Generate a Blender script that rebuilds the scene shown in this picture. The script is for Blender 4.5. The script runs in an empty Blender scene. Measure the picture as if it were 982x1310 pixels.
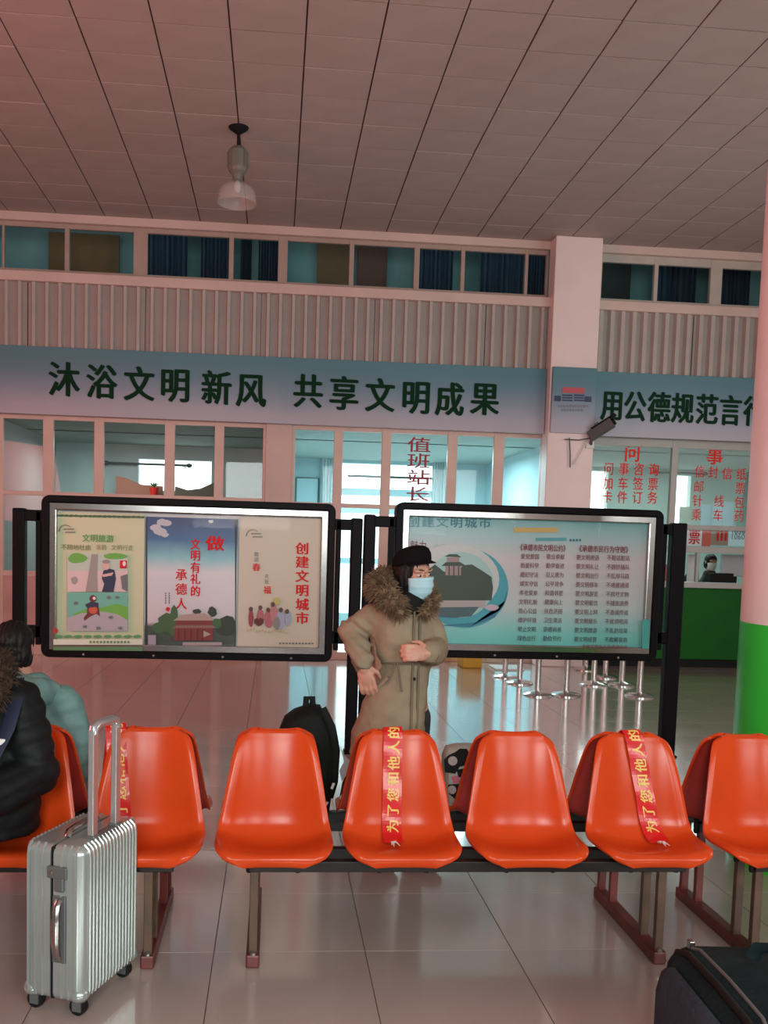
import bpy, bmesh, math, random
from mathutils import Vector, Matrix, noise
random.seed(7)
V = Vector
SC = bpy.context.scene
COL = SC.collection

# ---------------------------------------------------------------- camera
IMG_W, IMG_H = 982.0, 1310.0
F_PX, PX0, PY0 = 1182.5, 446.7, 779.0            # focal length and principal point in pixels
YAW, PITCH, ROLL, EYE = 0.0820, -0.0760, 0.0290, 1.60
_fw = V((math.sin(YAW)*math.cos(PITCH), math.cos(YAW)*math.cos(PITCH), math.sin(PITCH)))
_rt = V((math.cos(YAW), -math.sin(YAW), 0))
_up = _rt.cross(_fw)
CR = math.cos(ROLL)*_rt + math.sin(ROLL)*_up
CU = -math.sin(ROLL)*_rt + math.cos(ROLL)*_up
EYEP = V((0, 0, EYE))
cam_data = bpy.data.cameras.new('camera')
cam = bpy.data.objects.new('camera', cam_data)
COL.objects.link(cam)
cam.matrix_world = Matrix(((CR.x, CU.x, -_fw.x, 0), (CR.y, CU.y, -_fw.y, 0), (CR.z, CU.z, -_fw.z, EYE), (0, 0, 0, 1)))
cam_data.sensor_fit = 'HORIZONTAL'
cam_data.sensor_width = 36.0
cam_data.lens = F_PX*36.0/IMG_W
# Blender measures shift in units of the longer side of the frame
cam_data.shift_x = (IMG_W/2-PX0)/IMG_W
cam_data.shift_y = (PY0-IMG_H/2)/IMG_W
cam_data.clip_start = 0.05
SC.camera = cam

def at(px, py, Y):
    """the point of the upright plane y = Y seen at a pixel of the photograph"""
    d = CR*((px-PX0)/F_PX) - CU*((py-PY0)/F_PX) + _fw
    return EYEP + d*(Y/d.y)
def atz(px, py, Z=0.0):
    d = CR*((px-PX0)/F_PX) - CU*((py-PY0)/F_PX) + _fw
    return EYEP + d*((Z-EYE)/d.z)

# ---------------------------------------------------------------- light and exposure
vs = SC.view_settings
vs.view_transform = 'Standard'; vs.look = 'None'; vs.exposure = 0.0; vs.gamma = 1.0; vs.use_curve_mapping = False
SC.cycles.use_denoising = True
SC.cycles.max_bounces = 8
SC.cycles.transparent_max_bounces = 16
SC.cycles.sample_clamp_indirect = 6.0
world = bpy.data.worlds.new('overcast_sky'); SC.world = world
world.use_nodes = True
world.node_tree.nodes['Background'].inputs[0].default_value = (0.93, 1.0, 1.0, 1)
world.node_tree.nodes['Background'].inputs[1].default_value = 2.6

def area(name, loc, target, sx, sy, watts, color):
    l = bpy.data.lights.new(name, 'AREA'); l.shape = 'RECTANGLE'; l.size = sx; l.size_y = sy
    l.energy = watts; l.color = color
    o = bpy.data.objects.new(name, l); COL.objects.link(o); o.location = loc
    o.rotation_euler = (V(target)-V(loc)).to_track_quat('-Z', 'Y').to_euler()
    return o
# daylight through the entrance windows behind the photographer, and the red LED display on the left
for wx_ in (-0.6, 2.2, 5.0):
    area('entrance_window_light', (wx_, -2.9, 2.7), (wx_*0.6, 5.0, 1.3), 1.7, 2.0, (215, 125, 120)[(wx_ > 0)+(wx_ > 4)], (0.94, 1.0, 0.97))
area('side_window_light', (7.9, 5.5, 2.9), (1.5, 7.5, 2.2), 5.0, 2.0, 130, (1.0, 0.97, 0.93))
area('red_led_display_light', (-5.6, 4.4, 2.6), (0.4, 7.4, 3.9), 3.4, 1.7, 210, (1.0, 0.17, 0.16))
# lamps of the rooms behind the glass wall
area('left_room_lamp', (-2.4, 13.8, 2.88), (-2.4, 13.8, 0), 0.9, 0.5, 20, (0.85, 1.0, 0.97))
area('duty_room_lamp', (2.2, 14.2, 2.9), (2.2, 14.2, 0), 1.6, 1.0, 165, (0.66, 0.95, 1.0))
area('enquiry_office_lamp', (5.9, 13.9, 2.9), (5.9, 13.9, 0), 1.6, 0.8, 60, (0.74, 1.0, 0.93))
area('gallery_lamp', (0.5, 12.45, 5.85), (0.5, 13.2, 4.7), 9.0, 0.1, 12, (0.72, 0.95, 1.0))

# ---------------------------------------------------------------- materials
def mat(name, col, rough=0.5, metal=0.0, var=0.0, vscale=6.0, bump=0.0, bscale=60.0, coat=0.0, spec=0.5, emit=None):
    m = bpy.data.materials.new(name); m.use_nodes = True
    nt = m.node_tree; b = nt.nodes['Principled BSDF']
    b.inputs['Base Color'].default_value = (*col, 1)
    b.inputs['Roughness'].default_value = rough
    b.inputs['Metallic'].default_value = metal
    b.inputs['Specular IOR Level'].default_value = spec
    if coat: b.inputs['Coat Weight'].default_value = coat; b.inputs['Coat Roughness'].default_value = 0.08
    tc = nt.nodes.new('ShaderNodeTexCoord')
    if var:
        n = nt.nodes.new('ShaderNodeTexNoise'); n.inputs['Scale'].default_value = vscale; n.inputs['Detail'].default_value = 4
        nt.links.new(tc.outputs['Object'], n.inputs['Vector'])
        r = nt.nodes.new('ShaderNodeValToRGB')
        r.color_ramp.elements[0].position = 0.3; r.color_ramp.elements[1].position = 0.7
        r.color_ramp.elements[0].color = (*[max(0, c*(1-var)) for c in col], 1)
        r.color_ramp.elements[1].color = (*[min(1, c*(1+var)) for c in col], 1)
        nt.links.new(n.outputs['Fac'], r.inputs['Fac']); nt.links.new(r.outputs['Color'], b.inputs['Base Color'])
    if bump:
        n2 = nt.nodes.new('ShaderNodeTexNoise'); n2.inputs['Scale'].default_value = bscale; n2.inputs['Detail'].default_value = 3
        nt.links.new(tc.outputs['Object'], n2.inputs['Vector'])
        bp = nt.nodes.new('ShaderNodeBump'); bp.inputs['Strength'].default_value = bump; bp.inputs['Distance'].default_value = 0.01
        nt.links.new(n2.outputs['Fac'], bp.inputs['Height']); nt.links.new(bp.outputs['Normal'], b.inputs['Normal'])
    if emit:
        b.inputs['Emission Color'].default_value = (*col, 1); b.inputs['Emission Strength'].default_value = emit
    return m
def glass_mat(name, tint=(0.95, 1.0, 1.0), refl=0.07):
    m = bpy.data.materials.new(name); m.use_nodes = True
    nt = m.node_tree; nt.nodes.clear()
    o = nt.nodes.new('ShaderNodeOutputMaterial'); mx = nt.nodes.new('ShaderNodeMixShader')
    t = nt.nodes.new('ShaderNodeBsdfTransparent'); t.inputs[0].default_value = (*tint, 1)
    g = nt.nodes.new('ShaderNodeBsdfGlossy'); g.inputs['Roughness'].default_value = 0.02
    lw = nt.nodes.new('ShaderNodeLayerWeight'); lw.inputs[0].default_value = 0.12
    ad = nt.nodes.new('ShaderNodeMath'); ad.operation = 'MULTIPLY_ADD'; ad.inputs[1].default_value = 0.5; ad.inputs[2].default_value = refl*0.14
    nt.links.new(lw.outputs['Fresnel'], ad.inputs[0]); nt.links.new(ad.outputs[0], mx.inputs[0])
    nt.links.new(t.outputs[0], mx.inputs[1]); nt.links.new(g.outputs[0], mx.inputs[2]); nt.links.new(mx.outputs[0], o.inputs[0])
    return m
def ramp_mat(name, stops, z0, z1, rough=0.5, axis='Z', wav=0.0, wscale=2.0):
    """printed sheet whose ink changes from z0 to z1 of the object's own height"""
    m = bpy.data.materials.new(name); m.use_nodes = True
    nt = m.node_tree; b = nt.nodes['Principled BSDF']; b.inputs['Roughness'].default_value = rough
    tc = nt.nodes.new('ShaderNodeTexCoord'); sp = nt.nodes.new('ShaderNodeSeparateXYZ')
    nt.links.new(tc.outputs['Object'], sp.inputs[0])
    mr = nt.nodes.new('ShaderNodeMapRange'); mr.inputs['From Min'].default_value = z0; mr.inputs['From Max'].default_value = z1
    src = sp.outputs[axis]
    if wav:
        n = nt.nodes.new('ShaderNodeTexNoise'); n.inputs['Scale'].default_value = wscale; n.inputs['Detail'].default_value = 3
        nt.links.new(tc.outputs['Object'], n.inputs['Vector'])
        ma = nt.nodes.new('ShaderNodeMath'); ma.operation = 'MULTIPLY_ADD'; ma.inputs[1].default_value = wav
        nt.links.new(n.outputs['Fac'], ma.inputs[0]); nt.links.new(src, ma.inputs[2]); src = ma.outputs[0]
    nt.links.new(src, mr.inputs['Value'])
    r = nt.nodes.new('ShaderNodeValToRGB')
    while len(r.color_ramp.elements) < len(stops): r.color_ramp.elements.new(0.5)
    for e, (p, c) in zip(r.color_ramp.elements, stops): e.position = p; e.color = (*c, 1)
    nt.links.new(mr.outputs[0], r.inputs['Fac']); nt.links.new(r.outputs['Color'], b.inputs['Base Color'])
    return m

M = dict(
    paint=mat('wall_paint', (0.66, 0.52, 0.475), 0.6, var=0.06, vscale=2, bump=0.1),
    column_paint=mat('column_paint', (0.88, 0.75, 0.73), 0.5, var=0.04, vscale=2, bump=0.12, bscale=25),
    frame_paint=mat('window_frame_paint', (0.70, 0.52, 0.45), 0.45, var=0.06, vscale=4),
    dark_paint=mat('room_wall_paint', (0.52, 0.60, 0.60), 0.7, var=0.05, vscale=2),
    duty_paint=mat('duty_room_paint', (0.45, 0.62, 0.66), 0.7, var=0.04, vscale=2),
    gallery=mat('gallery_wall_paint', (0.20, 0.30, 0.30), 0.8, var=0.1, vscale=2),
    tile=mat('ceiling_tile_board', (0.44, 0.365, 0.335), 0.8, var=0.05, vscale=3, bump=0.15, bscale=90),
    ceil_gap=mat('ceiling_joint', (0.10, 0.045, 0.032), 0.9),
    floor_tile=None, grout=mat('floor_grout', (0.22, 0.165, 0.14), 0.7),
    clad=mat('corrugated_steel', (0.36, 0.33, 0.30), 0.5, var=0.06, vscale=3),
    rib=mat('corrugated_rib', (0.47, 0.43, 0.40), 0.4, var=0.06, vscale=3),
    glass=glass_mat('window_glass'),
    board_glass=glass_mat('noticeboard_glass', (1, 1, 1), 0.0),
    upper_glass=glass_mat('upper_window_glass', (0.85, 0.95, 0.96), 0.06),
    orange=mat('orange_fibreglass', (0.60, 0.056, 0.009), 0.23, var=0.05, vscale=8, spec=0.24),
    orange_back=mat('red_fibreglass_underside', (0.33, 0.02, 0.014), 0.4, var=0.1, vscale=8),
    rail=mat('black_brown_steel', (0.014, 0.011, 0.010), 0.4, var=0.2, vscale=10, spec=0.25),
    post=mat('worn_brown_steel', (0.085, 0.045, 0.026), 0.45, var=0.3, vscale=14),
    runner=mat('dark_red_steel', (0.13, 0.018, 0.014), 0.42, var=0.3, vscale=9),
    screw=mat('dull_steel', (0.35, 0.33, 0.31), 0.35, 0.9),
    sash=mat('red_satin_ribbon', (0.62, 0.005, 0.008), 0.33, var=0.1, vscale=20, coat=0.3),
    gold=mat('gold_print', (0.80, 0.55, 0.13), 0.45),
    black=mat('black_painted_steel', (0.005, 0.0045, 0.006), 0.5, spec=0.09),
    chrome=mat('polished_aluminium', (0.42, 0.41, 0.40), 0.22, 1.0, var=0.05, vscale=20),
    steel=mat('brushed_stainless_steel', (0.72, 0.71, 0.69), 0.2, 1.0),
    green_txt=mat('dark_green_letters', (0.002, 0.034, 0.013), 0.6, spec=0.1),
    red_txt=mat('red_vinyl_letters', (0.62, 0.015, 0.02), 0.6, spec=0.2),
    bright_red=mat('bright_red_vinyl', (0.80, 0.03, 0.025), 0.6, spec=0.2),
    crimson=mat('crimson_letters', (0.36, 0.012, 0.03), 0.5),
    green_col=mat('green_gloss_paint', (0.035, 0.60, 0.055), 0.35, var=0.05, vscale=4, spec=0.3),
    green_ctr=mat('green_counter_laminate', (0.008, 0.11, 0.012), 0.5, var=0.06, vscale=4, spec=0.15),
    counter_top=mat('grey_worktop', (0.42, 0.43, 0.41), 0.4),
    brown=mat('brown_board', (0.16, 0.062, 0.012), 0.6, var=0.2, vscale=5),
    navy=mat('dark_blue_cloth', (0.012, 0.035, 0.065), 0.8, var=0.2, vscale=6),
    skin=mat('skin', (0.55, 0.28, 0.20), 0.5, var=0.06, vscale=20),
    hair=mat('black_hair', (0.006, 0.005, 0.005), 0.55, spec=0.25),
    eye=mat('eye_white', (0.7, 0.66, 0.62), 0.2), iris=mat('dark_iris', (0.02, 0.012, 0.01), 0.2),
    mask=mat('blue_mask', (0.42, 0.66, 0.74), 0.7, bump=0.1), white_mask=mat('white_mask', (0.75, 0.72, 0.70), 0.7),
    khaki=mat('khaki_cotton', (0.285, 0.23, 0.158), 0.85, var=0.12, vscale=9, bump=0.45, bscale=22, spec=0.2),
    khaki_dark=mat('khaki_trim', (0.17, 0.135, 0.09), 0.8, var=0.1, vscale=9),
    fur=mat('brown_fur', (0.17, 0.105, 0.060), 0.8, var=0.45, vscale=30),
    fur_dark=mat('dark_brown_fur', (0.040, 0.021, 0.010), 0.8, var=0.4, vscale=30),
    cap=mat('black_cap_cloth', (0.006, 0.005, 0.006), 0.9, spec=0.1),
    trousers=mat('black_trousers', (0.015, 0.015, 0.018), 0.8), shoe=mat('black_shoe', (0.015, 0.013, 0.012), 0.5),
    puffer=mat('black_puffer_nylon', (0.006, 0.007, 0.008), 0.6, var=0.2, vscale=8, bump=0.5, bscale=14, spec=0.2),
    mint=mat('pale_teal_puffer_nylon', (0.15, 0.29, 0.275), 0.6, var=0.12, vscale=8, bump=0.5, bscale=16),
    strap=mat('navy_webbing', (0.012, 0.016, 0.045), 0.7), white=mat('white_plastic', (0.75, 0.74, 0.72), 0.4),
    bagblack=mat('black_nylon', (0.006, 0.007, 0.007), 0.7, spec=0.15, bump=0.3, bscale=40),
    silver=mat('silver_polycarbonate', (0.43, 0.485, 0.47), 0.28, 0.6, var=0.05, vscale=5, coat=0.3),
    silver_dark=mat('grey_luggage_trim', (0.14, 0.15, 0.15), 0.4, 0.4), handle_al=mat('luggage_tube', (0.60, 0.63, 0.65), 0.28, 0.8),
    rubber=mat('black_rubber', (0.009, 0.009, 0.009), 0.65, spec=0.2),
    bag_teal=mat('dark_teal_canvas', (0.010, 0.019, 0.021), 0.85, spec=0.12, var=0.15, vscale=8, bump=0.4, bscale=50),
    bag_grey=mat('slate_grey_canvas', (0.034, 0.047, 0.060), 0.85, spec=0.12, var=0.1, vscale=8, bump=0.4, bscale=50),
    lampgrey=mat('grey_lamp_housing', (0.17, 0.17, 0.14), 0.5), lampglass=None,
    paper=mat('white_paper', (0.72, 0.74, 0.75), 0.7), skyblue=mat('pale_blue_card', (0.40, 0.72, 0.82), 0.6),
    yellow=mat('yellow_plastic', (0.70, 0.42, 0.04), 0.5), greyplastic=mat('grey_plastic', (0.11, 0.11, 0.115), 0.6, spec=0.2),
    curtain=mat('pale_curtain', (0.62, 0.72, 0.74), 0.85), rod=mat('grey_curtain_rod', (0.10, 0.12, 0.12), 0.4),
    concrete=mat('hall_wall_paint', (0.55, 0.50, 0.47), 0.7),
)
def make_floor_mat():
    m = mat('polished_floor_tile', (0.44, 0.345, 0.315), 0.17, var=0.08, vscale=1.3, coat=0.9)
    nt = m.node_tree; b = nt.nodes['Principled BSDF']
    b.inputs['Specular IOR Level'].default_value = 0.8; b.inputs['Coat Roughness'].default_value = 0.10; b.inputs['Coat IOR'].default_value = 1.6
    tc = nt.nodes.new('ShaderNodeTexCoord'); n = nt.nodes.new('ShaderNodeTexNoise'); n.inputs['Scale'].default_value = 2.2; n.inputs['Detail'].default_value = 5
    nt.links.new(tc.outputs['Object'], n.inputs['Vector'])
    mr = nt.nodes.new('ShaderNodeMapRange'); mr.inputs['To Min'].default_value = 0.12; mr.inputs['To Max'].default_value = 0.24
    nt.links.new(n.outputs['Fac'], mr.inputs['Value']); nt.links.new(mr.outputs[0], b.inputs['Roughness'])
    return m
M['floor_tile'] = make_floor_mat()
def hazy_glass(name):
    m = bpy.data.materials.new(name); m.use_nodes = True; nt = m.node_tree; nt.nodes.clear()
    o = nt.nodes.new('ShaderNodeOutputMaterial'); mx = nt.nodes.new('ShaderNodeMixShader'); mx.inputs[0].default_value = 0.24
    t = nt.nodes.new('ShaderNodeBsdfTransparent'); p = nt.nodes.new('ShaderNodeBsdfPrincipled')
    p.inputs['Base Color'].default_value = (0.62, 0.58, 0.55, 1); p.inputs['Roughness'].default_value = 0.25
    nt.links.new(t.outputs[0], mx.inputs[1]); nt.links.new(p.outputs[0], mx.inputs[2]); nt.links.new(mx.outputs[0], o.inputs[0])
    return m
M['lampglass'] = hazy_glass('hazy_lamp_bowl')
def flat(name, col, rough=0.55):
    if name not in M: M[name] = mat(name, col, rough)
    return M[name]

# ---------------------------------------------------------------- mesh helpers
class MB:
    def __init__(self): self.v = []; self.f = []
    def add(self, vs_, fs):
        k = len(self.v); self.v += [V(p) for p in vs_]; self.f += [[i+k for i in q] for q in fs]; return self
    def box(self, x0, x1, y0, y1, z0, z1, mtx=None):
        p = [V((x, y, z)) for x in (x0, x1) for y in (y0, y1) for z in (z0, z1)]
        if mtx: p = [mtx @ q for q in p]
        return self.add(p, [(0, 1, 3, 2), (4, 6, 7, 5), (0, 4, 5, 1), (2, 3, 7, 6), (0, 2, 6, 4), (1, 5, 7, 3)])
    def loft(self, rings, cap=True, closed=True):
        n = len(rings[0]); vs_ = [p for r in rings for p in r]; fs = []
        for i in range(len(rings)-1):
            for j in range(n if closed else n-1):
                a = i*n+j; b = i*n+(j+1) % n; fs.append((a, b, b+n, a+n))
        if cap: fs.append(tuple(range(n-1, -1, -1))); fs.append(tuple((len(rings)-1)*n+j for j in range(n)))
        return self.add(vs_, fs)
    def tube(self, path, rad, n=10, cap=True, up=None, square=False):
        path = [V(p) for p in path]
        if not isinstance(rad, (list, tuple)): rad = [rad]*len(path)
        rings = []; prev = None
        for i, p in enumerate(path):
            t = (path[min(i+1, len(path)-1)]-path[max(i-1, 0)]).normalized()
            if prev is None:
                u = V(up) if up else (V((0, 0, 1)) if abs(t.z) < 0.9 else V((0, 1, 0)))
            else: u = prev
            u = (u - t*u.dot(t)).normalized(); prev = u; w = t.cross(u)
            ra, rb = rad[i] if isinstance(rad[i], (list, tuple)) else (rad[i], rad[i])
            if square: rings.append([p+w*(ra*a)+u*(rb*b) for a, b in ((-1, -1), (1, -1), (1, 1), (-1, 1))])
            else: rings.append([p+w*(ra*math.cos(2*math.pi*k/n))+u*(rb*math.sin(2*math.pi*k/n)) for k in range(n)])
        return self.loft(rings, cap)
    def limb(self, path, rad, n=12):
        self.tube(path, rad, n)
        for p, r in zip(path, rad): self.ell(p, (r, r, r) if not isinstance(r, (tuple, list)) else (min(r),)*3, nu=n, nv=7)
        return self
    def lathe(self, prof, c=(0, 0, 0), n=20, mtx=None):
        c = V(c); rings = []
        for r, z in prof:
            ring = [V((r*math.cos(2*math.pi*k/n), r*math.sin(2*math.pi*k/n), z)) for k in range(n)]
            rings.append([(mtx @ p if mtx else p)+c for p in ring])
        return self.loft(rings)
    def ell(self, c, r, mtx=None, nu=14, nv=9):
        c = V(c); rings = []
        for i in range(1, nv):
            a = math.pi*i/nv
            ring = [V((r[0]*math.sin(a)*math.cos(2*math.pi*k/nu), r[1]*math.sin(a)*math.sin(2*math.pi*k/nu), -r[2]*math.cos(a))) for k in range(nu)]
            rings.append([(mtx.to_3x3() @ p if mtx else p)+c for p in ring])
        ctop = V((0, 0, r[2])); cb = -ctop
        if mtx: ctop = mtx.to_3x3() @ ctop; cb = mtx.to_3x3() @ cb
        k0 = len(self.v); self.loft(rings, cap=False)
        ib = len(self.v); self.v += [c+cb, c+ctop]; last = k0+(nv-2)*nu
        for j in range(nu):
            self.f.append([ib, k0+(j+1) % nu, k0+j]); self.f.append([ib+1, last+j, last+(j+1) % nu])
        return self
    def prism(self, poly, thick):
        """polygon of 3-D points pushed along +y by thick"""
        n = len(poly); a = [V(p) for p in poly]; b = [p+V((0, thick, 0)) for p in a]
        fs = [tuple(range(n)), tuple(range(2*n-1, n-1, -1))]+[(i, i+n, (i+1) % n+n, (i+1) % n) for i in range(n)]
        return self.add(a+b, fs)
    def xf(self, mtx): self.v = [mtx @ p for p in self.v]; return self
ORG = {}
def obj(name, mb, m, parent=None, kind=None, smooth=False, bevel=0.0, local=False, seg=2):
    me = bpy.data.meshes.new(name)
    o = bpy.data.objects.new(name, me); COL.objects.link(o)
    if parent is not None:
        o.parent = parent; org = ORG.get(parent.name, V((0, 0, 0))); ORG[o.name] = org
    elif kind == 'structure' or local: org = V((0, 0, 0)); ORG[o.name] = org
    else:
        xs = [p.x for p in mb.v]; ys = [p.y for p in mb.v]; zs = [p.z for p in mb.v]
        org = V(((min(xs)+max(xs))/2, (min(ys)+max(ys))/2, min(zs))); o.location = org; ORG[o.name] = org
    me.from_pydata([p-org if not local else p for p in mb.v], [], mb.f)
    bm = bmesh.new(); bm.from_mesh(me); bmesh.ops.recalc_face_normals(bm, faces=bm.faces)
    if bevel:
        ed = [e for e in bm.edges if len(e.link_faces) == 2 and e.calc_face_angle(0) > 0.6]
        bmesh.ops.bevel(bm, geom=ed, offset=bevel, segments=seg, affect='EDGES', profile=0.5, clamp_overlap=True)
    bm.to_mesh(me); bm.free()
    if smooth:
        me.shade_smooth(); me.set_sharp_from_angle(angle=math.radians(50))
    me.materials.append(m)
    if kind: o['kind'] = kind
    return o
def tag(o, label, cat, group=None):
    o['label'] = label; o['category'] = cat
    if group: o['group'] = group
    return o
def thing(name, loc, label, cat, group=None, rotz=0.0):
    o = bpy.data.objects.new(name, None); COL.objects.link(o); o.empty_display_size = 0.1
    o.location = loc; o.rotation_euler = (0, 0, rotz); ORG[o.name] = V(loc) if not rotz else V((0, 0, 0))
    return tag(o, label, cat, group)
def struct(name):
    o = bpy.data.objects.new(name, None); COL.objects.link(o); o['kind'] = 'structure'; ORG[o.name] = V((0, 0, 0)); return o
def dup(root, loc, label=None, rotz=None):
    def cp(o, par):
        c = o.copy(); COL.objects.link(c); c.parent = par
        for k in list(o.children): cp(k, c)
        return c
    r = cp(root, None); r.location = loc
    if rotz is not None: r.rotation_euler = (0, 0, rotz)
    if label: r['label'] = label
    return r
def shared(name, me, parent, loc, rot=None):
    o = bpy.data.objects.new(name, me); COL.objects.link(o); o.parent = parent; o.location = loc
    if rot: o.rotation_euler = rot
    return o
def fuse(mb, voxel, iters=4):
    """one continuous surface out of overlapping closed shapes"""
    me = bpy.data.meshes.new('fusing'); me.from_pydata([tuple(p) for p in mb.v], [], mb.f)
    bm = bmesh.new(); bm.from_mesh(me); bmesh.ops.recalc_face_normals(bm, faces=bm.faces); bm.to_mesh(me); bm.free()
    o = bpy.data.objects.new('fusing', me); COL.objects.link(o)
    r = o.modifiers.new('r', 'REMESH'); r.mode = 'VOXEL'; r.voxel_size = voxel
    if iters: s = o.modifiers.new('s', 'SMOOTH'); s.factor = 0.5; s.iterations = iters
    bpy.context.view_layer.update()
    em = bpy.data.meshes.new_from_object(o.evaluated_get(bpy.context.evaluated_depsgraph_get()))
    out = MB(); out.v = [v.co.copy() for v in em.vertices]; out.f = [list(p.vertices) for p in em.polygons]
    bpy.data.objects.remove(o); bpy.data.meshes.remove(em); bpy.data.meshes.remove(me)
    return out
def displace(mb, fn):
    me = bpy.data.meshes.new('d'); me.from_pydata([tuple(p) for p in mb.v], [], mb.f); me.update()
    mb.v = [v.co + V(n.vector)*fn(v.co) for v, n in zip(me.vertices, me.vertex_normals)]
    bpy.data.meshes.remove(me); return mb

# lettering: font outlines turned into mesh, all in one go at the end
TEXTS = []
def text(s, centre, w, h, m, parent, name='lettering', xd=(1, 0, 0), yd=(0, 0, 1), bold=0.0, ext=0.001, off=None):
    """a word fitted to a w by h box; xd is the reading direction, yd the upward direction of the letters"""
    TEXTS.append((s, V(centre), w, h, m, parent, name, V(xd), V(yd), bold, ext, off))
def flush_texts():
    made = []
    for t in TEXTS:
        c = bpy.data.curves.new('glyphs', 'FONT'); c.body = t[0]; c.size = 1; c.resolution_u = 3
        c.extrude = 0.0; o = bpy.data.objects.new('glyphs', c); COL.objects.link(o); made.append((o, c))
    bpy.context.view_layer.update(); dg = bpy.context.evaluated_depsgraph_get()
    for (o, c), (s, ce, w, h, m, par, name, xd, yd, bold, ext, off) in zip(made, TEXTS):
        em = bpy.data.meshes.new_from_object(o.evaluated_get(dg))
        n = max(1, len(s)); x0 = 0.0; x1 = max((v.co.x for v in em.vertices), default=n*1.0)
        cjk = ord(s[0]) > 0x2000
        if cjk: x1 = float(n); y0, y1 = -0.10, 0.86
        else: y0, y1 = min(v.co.y for v in em.vertices), max(v.co.y for v in em.vertices)
        nd = xd.cross(yd); mb = MB()
        base = [ce + xd*((v.co.x-(x0+x1)/2)/(x1-x0)*w) + yd*((v.co.y-(y0+y1)/2)/(y1-y0)*h) for v in em.vertices]
        # heavier strokes: the outline laid several times, slid sideways by the stroke gain
        sh = [(0, 0)] if not bold else [(0, 0), (-bold, 0), (bold, 0), (-bold*.5, bold*.45), (bold*.5, -bold*.45)]
        fl = [list(p.vertices) for p in em.polygons]; cnt = {}
        for f in fl:
            for a, b in zip(f, f[1:]+f[:1]): cnt[(a, b)] = cnt.get((a, b), 0)+1
        for q, (dx, dy) in enumerate(sh):
            d = xd*(dx*w/n)+yd*(dy*h); k0 = len(mb.v); nv = len(base)
            mb.v += [p+d+nd*(ext+0.00004*q) for p in base]; mb.f += [[i+k0 for i in f] for f in fl]
            if ext > 0.004:                   # cut-out letters get sides
                mb.v += [p+d for p in base]
                mb.f += [[b+k0, a+k0, a+nv+k0, b+nv+k0] for (a, b) in cnt if (b, a) not in cnt]
        if off: mb.v = [off(p) for p in mb.v]
        obj(name, mb, m, par)
        bpy.data.objects.remove(o); bpy.data.curves.remove(c); bpy.data.meshes.remove(em)

# ================================================================= ROOM
YW, ZC = 12.05, 5.50
XL, XR, YF = -6.0, 8.6, -3.2
def in_view(p, mx=40):
    d = V(p)-EYEP; z = d.dot(_fw)
    if z < 0.3: return False
    x = PX0+F_PX*d.dot(CR)/z; y = PY0-F_PX*d.dot(CU)/z
    return -mx < x < IMG_W+mx and -mx < y < IMG_H+mx

def tiled(name, part, mtile, mgap, tx, ty, x0, y0, gx, gy, z, up, xmax, ymax, thick, jit):
    """slab with one separate tile per field in view and a joined field elsewhere"""
    s = 1 if up else -1
    slab = obj(name, MB().box(XL, XR, YF, ymax, min(z-s*thick, z-s*0.2), max(z-s*thick, z-s*0.2)), mgap, kind='structure')
    t = MB().box(-tx/2+gx/2, tx/2-gx/2, -ty/2+gy/2, ty/2-gy/2, min(0, -s*thick*1.5), max(0, -s*thick*1.5))
    proto = obj(part, t, mtile, local=True); me = proto.data; bpy.data.objects.remove(proto)
    rest = MB(); k = 0
    nx0 = int(math.floor((XL-x0)/tx)); nx1 = int(math.ceil((XR-x0)/tx)); ny0 = int(math.floor((YF-y0)/ty)); ny1 = int(math.ceil((ymax-y0)/ty))
    cells = []
    for i in range(nx0, nx1):
        for j in range(ny0, ny1):
            a, b = x0+i*tx, y0+j*ty
            cells.append((a, b))
    for a, b in cells:
        cx, cy = a+tx/2, b+ty/2
        full = a >= XL and a+tx <= XR and b >= YF and b+ty <= ymax
        vis = full and any(in_view((cx+u*tx/2, cy+w*ty/2, z)) for u in (-1, 0, 1) for w in (-1, 0, 1))
        if vis and k < 300:
            o = shared(part, me, slab, (cx, cy, z+random.uniform(-jit, jit)), (random.uniform(-jit, jit)*0.8, random.uniform(-jit, jit)*0.8, 0)); k += 1
        else:
            rest.box(max(a+gx/2, XL), min(a+tx-gx/2, XR), max(b+gy/2, YF), min(b+ty-gy/2, ymax), min(z, z-s*thick*1.5), max(z, z-s*thick*1.5))
    r = obj(part+'_field', rest, mtile, slab); r['kind'] = 'stuff'
    return slab
floor = tiled('floor', 'floor_tile', M['floor_tile'], M['grout'], 0.583, 0.583, -0.198, 3.47, 0.004, 0.004, 0.0, True, XR, 17.2, 0.006, 0.0004)
ceiling = tiled('ceiling', 'ceiling_tile', M['tile'], M['ceil_gap'], 0.5855, 0.502, -0.436, 7.02, 0.014, 0.016, ZC, False, XR, YW, 0.012, 0.003)

# other walls of the hall (outside the frame)
obj('wall_left', MB().box(XL-0.2, XL, YF, YW, 0, ZC+0.2), M['concrete'], kind='structure')
obj('wall_right', MB().box(XR, XR+0.2, YF, YW, 0, ZC+0.2), M['concrete'], kind='structure')
obj('wall_front', MB().box(XL-0.2, XR+0.2, YF-0.2, YF, 0, ZC+0.2), M['concrete'], kind='structure')

Z_LEDT, Z_LEDB, Z_BANT, Z_BANB, Z_RAILT, Z_RAILB = 4.765, 4.645, 3.86, 3.03, 2.085, 2.03
def X(px, py=580, Y=YW): return at(px, py, Y).x
WT = 0.18                                             # wall thickness
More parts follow.
